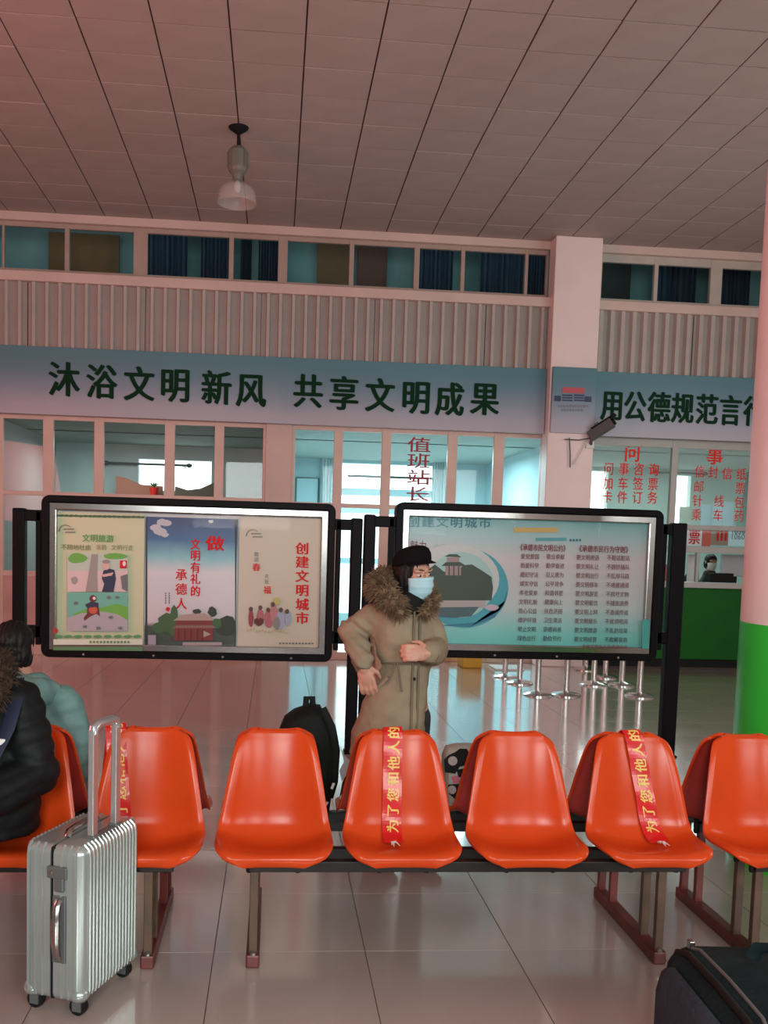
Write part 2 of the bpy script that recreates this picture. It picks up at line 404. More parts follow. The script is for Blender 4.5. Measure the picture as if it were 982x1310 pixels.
# --- wall_back: piers, the spandrel behind banner and cladding, head beam
wb = MB()
wb.box(XL, XR, YW, YW+WT, Z_BANB+0.06, Z_LEDT-0.02)              # spandrel
wb.box(XL, XR, YW-0.03, YW+WT, 5.40, ZC)                          # head under the ceiling
xp0, xp1 = X(340), X(373)
wb.box(xp0, xp1, YW-0.01, YW+WT, 0, Z_BANB+0.06)                  # pier between the left and middle windows
xq0, xq1 = X(696), X(757)
wb.box(xq0, xq1, YW, YW+WT, 0, Z_BANB+0.06)
wb.box(XL, X(-60), YW, YW+WT, 0, Z_BANB+0.06)
XRW1 = 8.0
wb.box(XRW1, XR, YW, YW+WT, 0, Z_BANB+0.06)
wall_back = obj('wall_back', wb, M['paint'], kind='structure')
# ledge above the cladding
XCL, XCR = at(704, 475, 11.78).x, at(763.5, 475, 11.78).x          # column
YCF = 11.78
obj('ledge', MB().box(XL, XCL+0.01, YW-0.14, YW, Z_LEDB, Z_LEDT), M['paint'], wall_back, bevel=0.008)
obj('ledge', MB().box(XCR-0.01, XR, YW-0.14, YW, Z_LEDB, Z_LEDT), M['paint'], wall_back, bevel=0.008)
# corrugated cladding: a backing sheet per bay with its ribs
def cladding(x0, x1, pitch, w):
    sh = obj('cladding_sheet', MB().box(x0, x1, YW-0.05, YW, Z_BANT-0.02, Z_LEDB), M['clad'], wall_back)
    rm = MB(); d = 0.055
    prof = [(-w, 0), (-w*0.55, -d), (w*0.55, -d), (w, 0)]
    rm.loft([[V((a, b, 0)) for a, b in prof], [V((a, b, Z_LEDB-Z_BANT+0.02)) for a, b in prof]])
    p = obj('rib', rm, M['rib'], local=True); me = p.data; bpy.data.objects.remove(p)
    n = max(1, round((x1-x0)/pitch)); pitch = (x1-x0)/n
    for i in range(n): shared('rib', me, sh, (x0+pitch*(i+0.5)+random.uniform(-.004, .004), YW-0.05, Z_BANT-0.02))
x_ = XL
while x_ < XCL-0.3:
    cladding(x_+0.006, min(x_+1.44, XCL)-0.006, 0.159, 0.032); x_ += 1.44
x_ = XCR
for wd in (1.34, 1.44, 1.44):
    cladding(x_+0.008, min(x_+wd, XR)-0.008, 0.150, 0.045); x_ += wd

# column standing against the wall, with its painted plate
pillar = obj('trim_1', MB().box(XCL, XCR, YCF, YW, 0, ZC), M['column_paint'], kind='structure', bevel=0.012)
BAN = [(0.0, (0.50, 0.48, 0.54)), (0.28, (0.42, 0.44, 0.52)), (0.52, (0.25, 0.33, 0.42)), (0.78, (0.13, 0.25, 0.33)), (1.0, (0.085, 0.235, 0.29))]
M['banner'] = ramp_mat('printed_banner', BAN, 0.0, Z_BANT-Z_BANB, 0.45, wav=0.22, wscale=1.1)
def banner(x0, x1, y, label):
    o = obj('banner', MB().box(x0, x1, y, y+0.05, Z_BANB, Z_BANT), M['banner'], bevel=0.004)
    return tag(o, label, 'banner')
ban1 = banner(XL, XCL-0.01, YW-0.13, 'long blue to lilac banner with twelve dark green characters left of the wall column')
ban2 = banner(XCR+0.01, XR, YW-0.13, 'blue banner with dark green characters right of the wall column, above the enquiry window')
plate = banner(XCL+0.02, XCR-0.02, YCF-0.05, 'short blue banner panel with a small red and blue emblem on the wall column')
s1 = '沐浴文明新风共享文明成果'
for ch, px, py in zip(s1, (82, 130, 178, 224, 277, 321, 394, 440, 486, 532, 575, 620), (485, 488, 491, 492.5, 496, 499, 500, 503, 505.5, 508, 510.5, 510)):
    text(ch, at(px, py, YW-0.135), 0.385, 0.43, M['green_txt'], ban1, 'character', bold=0.034, ext=0.006)
for ch, px, py in zip('用公德规范言行', (783, 812, 843, 873, 904, 934, 965), (518, 519.5, 521, 522, 523.5, 525, 526)):
    text(ch, at(px, py, YW-0.135), 0.31, 0.40, M['green_txt'], ban2, 'character', bold=0.034, ext=0.006)
# emblem of the plate
def pplate(px0, px1, py0, py1, m, name='emblem_bar'):
    a = at(px0, py0, YCF-0.052); b = at(px1, py1, YCF-0.052)
    obj(name, MB().box(a.x, b.x, YCF-0.056, YCF-0.05, b.z, a.z), m, plate)
em_r, em_b = flat('emblem_red', (0.55, 0.10, 0.13)), flat('emblem_blue', (0.035, 0.055, 0.14))
pplate(719, 747, 495, 503.5, em_r)
for a, b in ((719, 732), (734, 747)):
    for k in range(3): pplate(a, b, 504.5+k*3.2, 507+k*3.2, em_b)
pplate(709, 717, 506, 513.5, em_b, 'emblem_block'); pplate(748, 756, 507, 514.5, em_b, 'emblem_block')
for a, b, y in ((714, 751, 518), (718, 745, 523)):
    x = a
    while x < b:
        pplate(x, x+2.2, y, y+3.2, flat('caption_ink', (0.22, 0.25, 0.32)), 'caption_mark'); x += 3.6

# --- windows ---------------------------------------------------------------
def window(n, x0, x1, z0, z1, panes, rails, ydep=0.07, m=None, gm=None, yoff=0.03):
    """panes: clear x intervals; rails: z intervals of horizontal bars incl. sill and head"""
    w = struct('window_%d' % n); m = m or M['frame_paint']; gm = gm or M['glass']
    xs = [x0]+[q for p in panes for q in p]+[x1]
    for i in range(0, len(xs), 2):
        if xs[i+1]-xs[i] > 0.004:
            obj('mullion', MB().box(xs[i], xs[i+1], YW+yoff, YW+yoff+ydep, z0, z1), m, w, bevel=0.006)
    for (a, b) in rails: obj('rail', MB().box(x0, x1, YW+yoff+0.006, YW+yoff+ydep-0.006, a, b), m, w, bevel=0.004)
    zz = sorted(rails)
    for (pa, pb) in panes:
        for (r0, r1) in zip(zz, zz[1:]):
            if n == 1 and r1[0] < 1.01: continue          # solid panel instead of glass
            obj('pane', MB().box(pa-0.004, pb+0.004, YW+yoff+ydep/2-0.003, YW+yoff+ydep/2+0.003, r0[1]-0.003, r1[0]+0.003), gm, w)
    return w
PL = [(-50, -8), (3, 54), (67.5, 119.5), (132, 210), (223, 274), (286, 336)]
RL = [(0.0, 0.14), (1.0, 1.07), (Z_RAILB, Z_RAILT), (2.985, Z_BANB+0.06)]
mat_lower = mat('pink_lower_panel', (0.60, 0.36, 0.34), 0.4, var=0.08, vscale=3)
win1 = window(1, X(-60), xp0, 0, Z_BANB+0.06, [(X(a), X(b)) for a, b in PL], RL)
for (a, b) in PL: obj('lower_panel', MB().box(X(a)-0.004, X(b)+0.004, YW+0.05, YW+0.075, 0.14, 1.0), mat_lower, win1, bevel=0.003)
PM = [(377.5, 427), (438.5, 488.5), (500.5, 573), (585.5, 632), (645.5, 692.5)]
win2 = window(2, xp1, xq0, 0, Z_BANB+0.06, [(X(a), X(b)) for a, b in PM], [(0.0, 0.10), (Z_RAILB-0.03, Z_RAILT-0.03), (2.985, Z_BANB+0.06)])
PU = [(-60, 3), (6, 83), (89, 171), (189, 293), (299, 356), (368, 447), (453, 530), (537, 590), (595, 672), (676, 699)]
mu = mat('upper_window_paint', (0.42, 0.33, 0.28), 0.5, var=0.06)
def XU(px): return at(px, 318, YW+0.05).x
window(3, XL, XCL, Z_LEDT, 5.40, [(XU(a), XU(b)) for a, b in PU], [(Z_LEDT, Z_LEDT+0.07), (5.345, 5.40)], m=mu, gm=M['upper_glass'])
PU2 = [(771, 838), (843, 910), (925, 985), (991, 1060), (1066, 1130)]
window(4, XCR, XR, Z_LEDT, 5.40, [(XU(a), XU(b)) for a, b in PU2], [(Z_LEDT, Z_LEDT+0.07), (5.30, 5.40)], m=mat('right_upper_window_paint', (0.50, 0.46, 0.41), 0.5, var=0.06), gm=M['upper_glass'])
mg = mat('grey_office_frame', (0.40, 0.41, 0.38), 0.4, var=0.05)
ZSH, ZOP = at(880, 674, YW).z, at(880, 703, YW).z
ZCT = 1.15
RR = [(ZSH-0.035, ZSH+0.03), (2.93, Z_BANB+0.06)]
PR = [(756, 861), (869, 985), (993, 1090)]
win5 = window(5, xq1, XRW1, ZSH-0.03, Z_BANB+0.06, [(X(a), X(b)) for a, b in PR], RR, m=mg)
# lower part of the enquiry window: fixed strip with notices, then the open hatch above the counter
low = struct('window_6')
obj('rail', MB().box(xq1, XRW1, YW+0.03, YW+0.12, ZOP-0.04, ZOP+0.045), mg, low, bevel=0.005)
for px in (861, 894, 990): obj('mullion', MB().box(X(px, 722)-0.02, X(px, 722)+0.02, YW+0.04, YW+0.10, ZCT, ZOP-0.03), mg, low, bevel=0.004)
for px in (861, 985): obj('mullion', MB().box(X(px, 690)-0.03, X(px, 690)+0.03, YW+0.04, YW+0.10, ZOP+0.04, ZSH-0.03), mg, low, bevel=0.004)
obj('pane', MB().box(X(864, 690), X(982, 690), YW+0.066, YW+0.072, ZOP+0.04, ZSH-0.03), M['glass'], low)
obj('sill', MB().box(xq1, XRW1, YW+0.03, YW+0.12, 0.0, ZCT-0.06), M['green_ctr'], low)
# lettering on the glass
yg = YW+0.03+0.035-0.006
for ch, px, py in zip('值班站长室', (536, 535.5, 535, 534, 533.5), (569, 589.5, 610.5, 632, 653)):
    text(ch, at(px, py, yg), 0.32, 0.20, M['crimson'], win2, 'character', bold=0.012)
text('问', at(808.5, 579, yg), 0.23, 0.25, M['bright_red'], win5, 'character', bold=0.02)
text('事', at(914, 582.5, yg), 0.24, 0.25, M['bright_red'], win5, 'character', bold=0.02)
rows = ('问事咨询', '加车签票', '卡件订务')
for r, (s, y) in enumerate(zip(rows, (599.5, 618, 635.5))):
    for k, ch in enumerate(s):
        text(ch, at(778.5+19.2*k-r*1.0, y+0.4*k, yg), 0.145, 0.17, M['bright_red'], win5, 'character', bold=0.010+0.008*k/3)
for ch, px, py in (('信', 895, 603), ('封', 912, 604), ('信', 930, 605.5), ('纸', 948, 606.5), ('邮', 893.7, 622.5), ('票', 946.6, 624.5), ('针', 892, 640.5),
                   ('线', 919.5, 641), ('包', 945.5, 642.5), ('乘', 890.5, 658.5), ('车', 918, 659), ('药', 945, 660)):
    text(ch, at(px, py, yg), 0.145, 0.165, M['bright_red'], win5, 'character', bold=0.006)

# --- rooms behind the glass -------------------------------------------------
YB = 16.6
def room(x0, x1, zc, m, openings, wname, yb=YB):
    b = MB(); xs = sorted(openings); cur = x0
    for (a, c, z0, z1) in xs:
        b.box(cur, a, yb, yb+0.15, 0, zc); b.box(a, c, yb, yb+0.15, 0, z0); b.box(a, c, yb, yb+0.15, z1, zc); cur = c
    b.box(cur, x1, yb, yb+0.15, 0, zc)
    return obj(wname, b, m, kind='structure')
ZR = 3.0
xa, xb_, xc = X(-2, 532, YW)-0.02, (xp0+xp1)/2, (xq0+xq1)/2
yl = 15.2
room(xa-0.6, xb_, ZR, M['dark_paint'], [(-2.22, -1.05, 2.28, 2.78)], 'wall_back_left_room', yl)
obj('wall_left_room', MB().box(xa-0.12, xa, YW+WT, yl, 0, ZR), mat('left_room_paint', (0.46, 0.48, 0.48), 0.7), kind='structure')
obj('wall_partition_left', MB().box(xb_-0.06, xb_+0.06, YW+WT, YB, 0, ZR), M['duty_paint'], kind='structure')
obj('wall_partition_right', MB().box(xc-0.06, xc+0.06, YW+WT, YB, 0, ZR), M['duty_paint'], kind='structure')
room(xb_, xc, ZR, M['duty_paint'], [(1.16, 2.78, 2.30, 2.95), (1.16, 2.78, 1.0, 2.22)], 'wall_back_duty_room') if False else None
bb = MB(); b0, b1 = at(438, 592, YB), at(553, 640, YB)
zz = [(0, 0.25), (1.15, 1.25), (2.06, 2.16), (2.38, 2.50), (b0.z, ZR)]
bb.box(xb_, b0.x, YB, YB+0.15, 0, ZR); bb.box(b1.x, xc, YB, YB+0.15, 0, ZR)
for a, c in zz: bb.box(b0.x, b1.x, YB, YB+0.15, a, c)
obj('wall_back_duty_room', bb, M['duty_paint'], kind='structure')
w7 = struct('window_7')
for z in (2.72,): obj('rail', MB().box(b0.x+0.1, b1.x, YB+0.02, YB+0.06, z-0.02, z+0.02), M['greyplastic'], w7)
for x in ((b0.x+b1.x)/2,): obj('mullion', MB().box(x-0.03, x+0.03, YB+0.02, YB+0.06, 0.25, b0.z), M['curtain'], w7)
obj('pane', MB().box(b0.x, b1.x, YB+0.08, YB+0.086, 0.25, b0.z), M['glass'], w7)
yo = 16.2
d0, d1 = at(752, 602, yo), at(776, 648, yo); e0, e1 = at(866, 568, yo), at(881, 664, yo)
room(xc, XR, ZR, mat('office_paint', (0.50, 0.64, 0.60), 0.7, var=0.04), [(d0.x, d1.x, 1.2, d0.z), (e0.x, e1.x, 1.9, 2.9)], 'wall_back_office', yo)
obj('ceiling_rooms', MB().box(XL, XR, YW+WT, YB+0.2, ZR, ZR+0.12), mat('room_ceiling', (0.40, 0.48, 0.45), 0.8), kind='structure')
obj('wall_right_rooms', MB().box(XR, XR+0.2, YW, YB+0.2, 0, ZC+0.2), M['dark_paint'], kind='structure')
obj('wall_left_rooms', MB().box(XL-0.2, XL, YW, YB+0.2, 0, ZC+0.2), M['dark_paint'], kind='structure')
# gallery behind the upper windows
YG = 13.4
obj('wall_gallery', MB().box(XL, XR, YG, YG+0.1, ZR, 6.05), M['gallery'], kind='structure')
obj('floor_gallery', MB().box(XL, XR, YW+WT, YG, 4.55, 4.64), M['gallery'], kind='structure')
obj('ceiling_gallery', MB().box(XL, XR, YW+WT, YG+0.1, 5.95, 6.05).box(XL, XR, YW+0.02, YW+WT, ZC, 6.05), M['gallery'], kind='structure')
def gal(name, px0, px1, y, m, lab, cat, pt=303, pb=372, folds=False, grp=None):
    a = at(px0, pt, y); b = at(px1, pb, y); z1 = min(a.z, 5.93)
    mb = MB()
    if folds:
        n = 25; w = (b.x-a.x)
        r0 = [V((a.x+w*i/n, y+0.03*math.sin(i*1.9), 4.64)) for i in range(n+1)]; r1 = [V((p.x, p.y, z1)) for p in r0]
        k = [V((p.x, p.y+0.012, p.z)) for p in reversed(r0)]; k1 = [V((p.x, p.y+0.012, p.z)) for p in reversed(r1)]
        mb.loft([r0+k, r1+k1])
    else: mb.box(a.x, b.x, y, y+0.03, 4.64, z1)
    tag(obj(name, mb, m, bevel=0 if folds else 0.004), lab, cat, grp)
gal('cupboard', 62, 152, 13.30, M['brown'], 'brown cupboard front behind the leftmost upper window', 'cupboard', 296)
gal('cupboard', 407, 448, 13.30, M['brown'], 'brown cupboard behind the upper window above the first banner gap', 'cupboard', 305)
gal('door_leaf', 458, 494, 13.25, mat('red_brown_door', (0.10, 0.025, 0.012), 0.6), 'dark red-brown door behind the upper windows', 'door', 306)
gal('cupboard', 771, 806, 13.30, mat('black_cupboard', (0.012, 0.012, 0.010), 0.6), 'black cupboard behind the upper window just right of the column', 'cupboard', 322)
for px0, px1, w in ((189, 239, 'left half of the second upper window'), (258, 294, 'right half of the second upper window'), (309, 321, 'third upper window, narrow'),
                    (332, 357, 'third upper window, right side'), (537, 578, 'upper window right of the red-brown door'), (618, 668, 'upper window two bays left of the column'),
                    (676, 699, 'upper window touching the column'), (843, 889, 'upper window right of the black cupboard'), (925, 958, 'rightmost upper window')):
    gal('curtain', px0, px1, 12.85, M['navy'], 'dark blue curtain hanging in the '+w, 'curtain', 265, 372, True, 'dark blue curtains upstairs')

# curtains, rods and furniture of the duty room, seen through the glass
def rod(px0, px1, py, Y, lab):
    a, b = at(px0, py, Y), at(px1, py, Y)
    b.z = a.z
    t = thing('curtain_rod', (a+b)/2, lab, 'curtain rod')
    obj('pole', MB().tube([a, b], 0.018, 8), M['rod'], t, smooth=True)
    for p in (a, b): obj('finial', MB().ell(p, (0.05, 0.035, 0.035), nu=8, nv=6), M['rod'], t, smooth=True)
    for u in (0.08, 0.92):
        p = a.lerp(b, u); obj('bracket', MB().box(p.x-0.012, p.x+0.012, p.y, min(p.y+0.6, YB), p.z-0.012, p.z+0.012), M['rod'], t)
rod(384, 571, 577.5, YB-0.12, 'dark curtain rod above the window of the duty room')
rod(838, 902, 604, yo-0.10, 'dark curtain rod inside the enquiry office')
rod(136, 242, 592, yl-0.12, 'dark curtain rod above the window of the left room')
def drape(px0, px1, ptop, Y, lab):
    a, b = at(px0, ptop, Y), at(px1, ptop, Y); n = 20
    r0 = [V((a.x+(b.x-a.x)*i/n, Y+0.035*math.sin(i*1.7), 0.15)) for i in range(n+1)]; r1 = [V((p.x, p.y, a.z)) for p in r0]
    k = [V((p.x, p.y+0.01, p.z)) for p in reversed(r0)]; k1 = [V((p.x, p.y+0.01, p.z)) for p in reversed(r1)]
    tag(obj('curtain', MB().loft([r0+k, r1+k1]), M['curtain'], smooth=True), lab, 'curtain')
drape(411, 431, 581, YB-0.12, 'pale curtain at the left of the duty room window')
drape(554, 571, 582, YB-0.12, 'pale curtain at the right of the duty room window')
fr = thing('picture_frame', at(393, 640, YB-0.03), 'thin grey picture frame on the duty room wall', 'picture frame')
a, b = at(379, 611, YB-0.03), at(406, 668, YB-0.03)
obj('frame', MB().tube([a, V((b.x, a.y, a.z)), V((b.x, a.y, b.z)), V((a.x, a.y, b.z)), a], 0.012, 6), M['rod'], fr)
obj('backing', MB().box(a.x, b.x, a.y+0.005, a.y+0.02, b.z, a.z), M['duty_paint'], fr)
# left room: orange partition board and sagging cloth below the window
p0 = [at(x, y, yl-0.4) for x, y in ((148, 609), (160, 611), (181, 620), (208, 622), (208, 700), (148, 700))]
for p in p0[-2:]: p.z = at(197, 622, yl-0.45).z-0.16
tag(obj('display_board', MB().prism(p0, 0.03), mat('terracotta_board', (0.42, 0.15, 0.10), 0.7), bevel=0.004), 'terracotta board standing in the left room behind the glass', 'board')
p1 = [at(x, y, yl-0.5) for x, y in ((224, 622), (240, 627), (256, 625), (274, 617), (276, 700), (222, 700))]
for p in p1[-2:]: p.z = at(197, 622, yl-0.45).z-0.16
tag(obj('dust_sheet', MB().prism(p1, 0.05), mat('grey_brown_cloth', (0.20, 0.16, 0.13), 0.9), bevel=0.004), 'grey-brown cloth heap seen through the fifth left pane', 'cloth')
pt = at(197, 622, yl-0.60); pt.z = at(197, 622, yl-0.45).z
pl = thing('potted_plant', (pt.x, pt.y, 1.0), 'small green plant in a red pot in front of the left room window', 'plant')
obj('pot', MB().lathe([(0.05, pt.z-0.16), (0.07, pt.z-0.04), (0.075, pt.z-0.03)], (pt.x, pt.y, 0), 12), M['bright_red'], pl)
lf = MB()
for k in range(14):
    an = k*2.4; d = V((math.cos(an), math.sin(an), 0.9)).normalized(); s = V((-d.y, d.x, 0))*0.02; q = V((pt.x, pt.y, pt.z-0.03))
    lf.add([q, q+d*0.06+s, q+d*0.13, q+d*0.06-s], [(0, 1, 2, 3)])
obj('leaves', lf, flat('leaf_green', (0.06, 0.4, 0.08)), pl)
tb = MB(); tb.box(pt.x-0.9, pt.x+1.0, yl-0.75, yl-0.15, pt.z-0.20, pt.z-0.16)
tt = thing('table', (pt.x, pt.y, 0), 'plain table below the window of the left room', 'table')
obj('tabletop', tb, M['greyplastic'], tt)
for sx in (-0.85, 0.95):
    for sy in (-0.7, -0.2): obj('leg', MB().box(pt.x+sx-0.025, pt.x+sx+0.025, yl+sy-0.025, yl+sy+0.025, 0, pt.z-0.20), M['greyplastic'], tt)

# --- enquiry counter ---------------------------------------------------------
YC0 = YW-0.10
xk0 = xq1+0.03
ctr = thing('counter', ((xk0+XRW1)/2, YW, 0), 'dark green enquiry counter with grey worktop at the right of the hall', 'counter')
obj('front_panel', MB().box(xk0, XRW1, YC0, YW+0.02, 0.115, ZCT-0.075), M['green_ctr'], ctr)
obj('plinth', MB().box(xk0, XRW1, YC0+0.03, YW+0.02, 0.0, 0.115), M['rubber'], ctr)
obj('worktop', MB().box(xk0, XRW1, YC0-0.06, YW+0.03, ZCT-0.075, ZCT), M['counter_top'], ctr, bevel=0.01)
# cards and notices behind the glass
def card(px0, px1, py0, py1, Y, m, lab, name='notice_card', cat='notice'):
    a, b = at(px0, py0, Y), at(px1, py1, Y)
    return tag(obj(name, MB().box(a.x, b.x, Y, Y+0.012, b.z, a.z), m, bevel=0.001), lab, cat)
shy = YW+0.16
shelf = tag(obj('shelf', MB().box(xq1+0.1, XRW1-0.1, YW+0.12, YW+0.55, ZSH-0.03, ZSH-0.005), M['counter_top'], bevel=0.003), 'grey shelf carrying pale blue cards inside the enquiry window', 'shelf')
def bot(py, px, z, Y): return z
for px0, px1, t, lab in ((870, 883, 648, 'pale green card leftmost on the office shelf'), (897, 910, 645, 'pale blue card second on the office shelf'),
                         (911.5, 924, 643.5, 'pale blue card in the middle of the office shelf'), (925.5, 939, 642, 'tallest pale blue card on the office shelf, beside the medicine notice')):
    a = at(px0, t, shy+0.05); b = at(px1, t, shy+0.05)
    tag(obj('brochure', MB().box(a.x, b.x, shy+0.05, shy+0.07, ZSH-0.005, a.z), M['skyblue'] if px0 > 880 else flat('pale_green_card', (0.5, 0.72, 0.62)), bevel=0.002), lab, 'card')
c1 = card(877, 897, 676, 698.5, YW+0.10, M['paper'], 'white notice with red lettering behind the lower office pane')
text('票', at(888, 687, YW+0.098), 0.17, 0.2, M['red_txt'], c1, bold=0.03)
c2 = card(898.5, 908, 676, 699, YW+0.10, flat('red_notice', (0.6, 0.09, 0.06)), 'narrow red notice behind the lower office pane')
c3 = card(909, 931, 676, 698, YW+0.11, flat('brown_notice', (0.32, 0.22, 0.16)), 'brown notice with red stripes behind the lower office pane')
for px in (917, 922, 927):
    a, b = at(px, 678, YW+0.105), at(px+2.2, 692, YW+0.105); obj('stripe', MB().box(a.x, b.x, YW+0.105, YW+0.11, b.z, a.z), M['red_txt'], c3)
c4 = card(932, 956, 675, 699.5, YW+0.10, flat('number_card', (0.55, 0.80, 0.88)), 'pale blue card with train numbers behind the lower office pane')
text('1056', at(943.5, 679.5, YW+0.098), 0.2, 0.075, M['rod'], c4); text('1060', at(943, 686.5, YW+0.098), 0.2, 0.075, M['rod'], c4)
a, b = at(880, 709, YW+0.5), at(893.5, 728, YW+0.5)
tag(obj('price_board', MB().box(a.x, b.x, YW+0.5, YW+0.515, ZCT-0.35, a.z), M['paper'], bevel=0.001), 'white board standing on the desk left of the masked clerk', 'board')
mon = thing('monitor', at(938, 741, YW+0.45), 'back of a pale grey monitor on the counter beside the masked clerk', 'monitor')
a, b = at(923, 709, YW+0.45), at(957, 738, YW+0.45)
obj('screen', MB().box(a.x, b.x, YW+0.45, YW+0.49, b.z, a.z), flat('monitor_grey', (0.45, 0.47, 0.50)), mon, bevel=0.006)
obj('stand', MB().box((a.x+b.x)/2-0.04, (a.x+b.x)/2+0.04, YW+0.46, YW+0.52, ZCT-0.35, b.z), M['rubber'], mon)
desk = tag(obj('desk', MB().box(xq1+0.2, XRW1-0.2, YW+0.13, YW+0.75, ZCT-0.40, ZCT-0.35).box(xq1+0.2, xq1+0.25, YW+0.15, YW+0.7, 0, ZCT-0.4).box(XRW1-0.25, XRW1-0.2, YW+0.15, YW+0.7, 0, ZCT-0.4), M['greyplastic']), 'grey desk behind the enquiry counter', 'desk')
a, b = at(909, 733, YW+0.3), at(938, 741, YW+0.3)
tag(obj('keyboard_box', MB().box(a.x, b.x, YW+0.3, YW+0.42, ZCT-0.35, a.z), M['rubber'], bevel=0.005), 'black device on the desk in front of the masked clerk', 'device')
rb = at(848, 740, YW+0.4)
ra, rc = at(845, 722, YW+0.2), at(858, 742, YW+0.2)
tag(obj('box_of_forms', MB().box(ra.x, rc.x, YW+0.2, YW+0.38, ZCT-0.35, ra.z), flat('dull_red_box', (0.4, 0.07, 0.07)), bevel=0.004), 'dull red box on the desk behind the right noticeboard post', 'box')

# surveillance camera with loose wires at the foot of the column plate
q = at(771, 548, YCF-0.12)
cam_t = thing('security_camera', q, 'grey security camera with loose wires at the corner of the wall column', 'security camera')
dirc = V((0.75, -0.45, 0.55)).normalized()
Mc = dirc.to_track_quat('Y', 'Z').to_matrix().to_4x4()
bd = MB().box(-0.07, 0.07, -0.19, 0.14, -0.06, 0.06).xf(Matrix.Translation(q) @ Mc); obj('housing', bd, M['greyplastic'], cam_t, bevel=0.012)
obj('hood', MB().box(-0.08, 0.08, -0.12, 0.22, 0.06, 0.075).xf(Matrix.Translation(q) @ Mc), M['rubber'], cam_t, bevel=0.004)
obj('lens', MB().lathe([(0.045, 0), (0.045, 0.03), (0.02, 0.032)], (0, 0, 0), 14, Matrix.Rotation(-math.pi/2, 4, 'X')).xf(Matrix.Translation(q) @ Mc @ Matrix.Translation((0, 0.14, 0))), M['rubber'], cam_t, smooth=True)
w0 = V((XCR-0.04, YCF-0.01, q.z-0.20))
obj('bracket', MB().tube([w0, q+V((-0.14, 0.02, -0.16)), q+V((-0.05, 0.02, -0.07))], 0.022, 8), M['greyplastic'], cam_t, smooth=True)
obj('clamp', MB().box(w0.x-0.07, w0.x+0.04, YCF-0.035, YCF, w0.z-0.05, w0.z+0.05), M['white'], cam_t, bevel=0.01)
for k, pts in enumerate((((728, 560), (729, 580), (729, 598)), ((750, 565), (742, 580), (734, 594)), ((722, 562), (740, 563), (757, 560)), ((757, 560), (755, 548), (764, 540), (768, 552), (758, 562)))):
    obj('wire', MB().tube([at(x, y, YCF-0.03) for x, y in pts], 0.008, 6), M['greyplastic'] if k != 1 else M['white'], cam_t, smooth=True)

# ================================================================= PENDANT LAMP
lt = atz(305, 163, ZC); lx, ly = lt.x, lt.y
def lz(py): return at(305, py, ly).z
lamp = thing('pendant_lamp', (lx, ly, lz(262)), 'grey industrial pendant lamp with clear bowl hanging from the tiled ceiling', 'lamp')
obj('ceiling_rose', MB().lathe([(0.10, ZC), (0.09, ZC-0.015), (0.03, lz(171)), (0.012, lz(172))], (lx, ly, 0), 16), M['rubber'], lamp, smooth=True)
obj('rod', MB().tube([(lx, ly, lz(170)), (lx, ly, lz(188))], 0.014, 8), M['rubber'], lamp, smooth=True)
zt, zb = lz(187), lz(232)
obj('housing', MB().lathe([(0.03, zt), (0.06, zt-0.015), (0.095, zt-0.05), (0.097, zb+0.115), (0.085, zb+0.085), (0.052, zb+0.055), (0.046, zb)], (lx, ly, 0), 12), M['lampgrey'], lamp)
for k in range(8):
    a_ = k*math.pi/4; c, s = math.cos(a_), math.sin(a_)
    obj('cooling_fin', MB().box(0.088, 0.106, -0.006, 0.006, zb+0.13, zt-0.06).xf(Matrix.Translation((lx, ly, 0)) @ Matrix.Rotation(a_, 4, 'Z')), M['lampgrey'], lamp)
z2 = lz(263)
bw = []
prof = [(0.05, zb+0.01), (0.085, zb-0.02), (0.145, zb-0.055), (0.178, zb-0.10), (0.186, z2+0.045), (0.190, z2+0.02), (0.184, z2+0.015), (0.178, z2+0.05), (0.170, zb-0.10), (0.138, zb-0.062), (0.08, zb-0.027), (0.045, zb+0.004)]
obj('glass_bowl', MB().lathe(prof, (lx, ly, 0), 28), M['lampglass'], lamp, smooth=True)
obj('bulb', MB().ell((lx, ly, zb-0.05), (0.035, 0.035, 0.06), nu=12, nv=8), M['white'], lamp, smooth=True)

# ================================================================= ROUND COLUMN
cx, cy, cr = 2.80, 4.48, 0.40
n = 40
colm = struct('trim_2')
obj('painted_shaft', MB().lathe([(cr, 1.232), (cr, ZC)], (cx, cy, 0), 64), M['column_paint'], colm, smooth=True)
obj('green_dado', MB().lathe([(cr+0.001, 0), (cr+0.001, 1.232)], (cx, cy, 0), 64), M['green_col'], colm, smooth=True)

# ================================================================= BARRIER POSTS
st = None
spots = [(645.5, 866), (664, 874), (687, 889), (723.5, 889.5), (749, 857), (759, 876), (774, 866.5), (795, 876.5), (817.5, 891)]
words = ['farthest post of the left row', 'second farthest post of the left row', 'nearest post of the left row', 'post standing alone right of the left row',
         'farthest post of the right row', 'post at the left of the right row', 'second farthest post of the right row', 'third post of the right row, behind the nearest', 'nearest post of the right row, beside the noticeboard post']
def stanchion(loc, lab):
    t = thing('barrier_post', loc, lab, 'barrier post', 'chrome barrier posts behind the noticeboard')
    x, y = loc[0], loc[1]
    obj('base', MB().lathe([(0.155, 0), (0.155, 0.012), (0.14, 0.022), (0.06, 0.04), (0.032, 0.05)], (x, y, 0), 28), M['steel'], t, smooth=True)
    obj('pole', MB().lathe([(0.032, 0.045), (0.032, 0.9)], (x, y, 0), 16), M['steel'], t, smooth=True)
    obj('head', MB().lathe([(0.036, 0.88), (0.036, 0.95), (0.03, 0.965), (0.01, 0.97)], (x, y, 0), 16), M['rubber'], t, smooth=True)
    return t
for (px, py), wd in zip(spots, words):
    p = atz(px, py); lab = 'chrome barrier post with round base, ' + wd
    if st is None: st = stanchion((p.x, p.y, 0), lab)
    else: dup(st, (p.x, p.y, 0), lab)
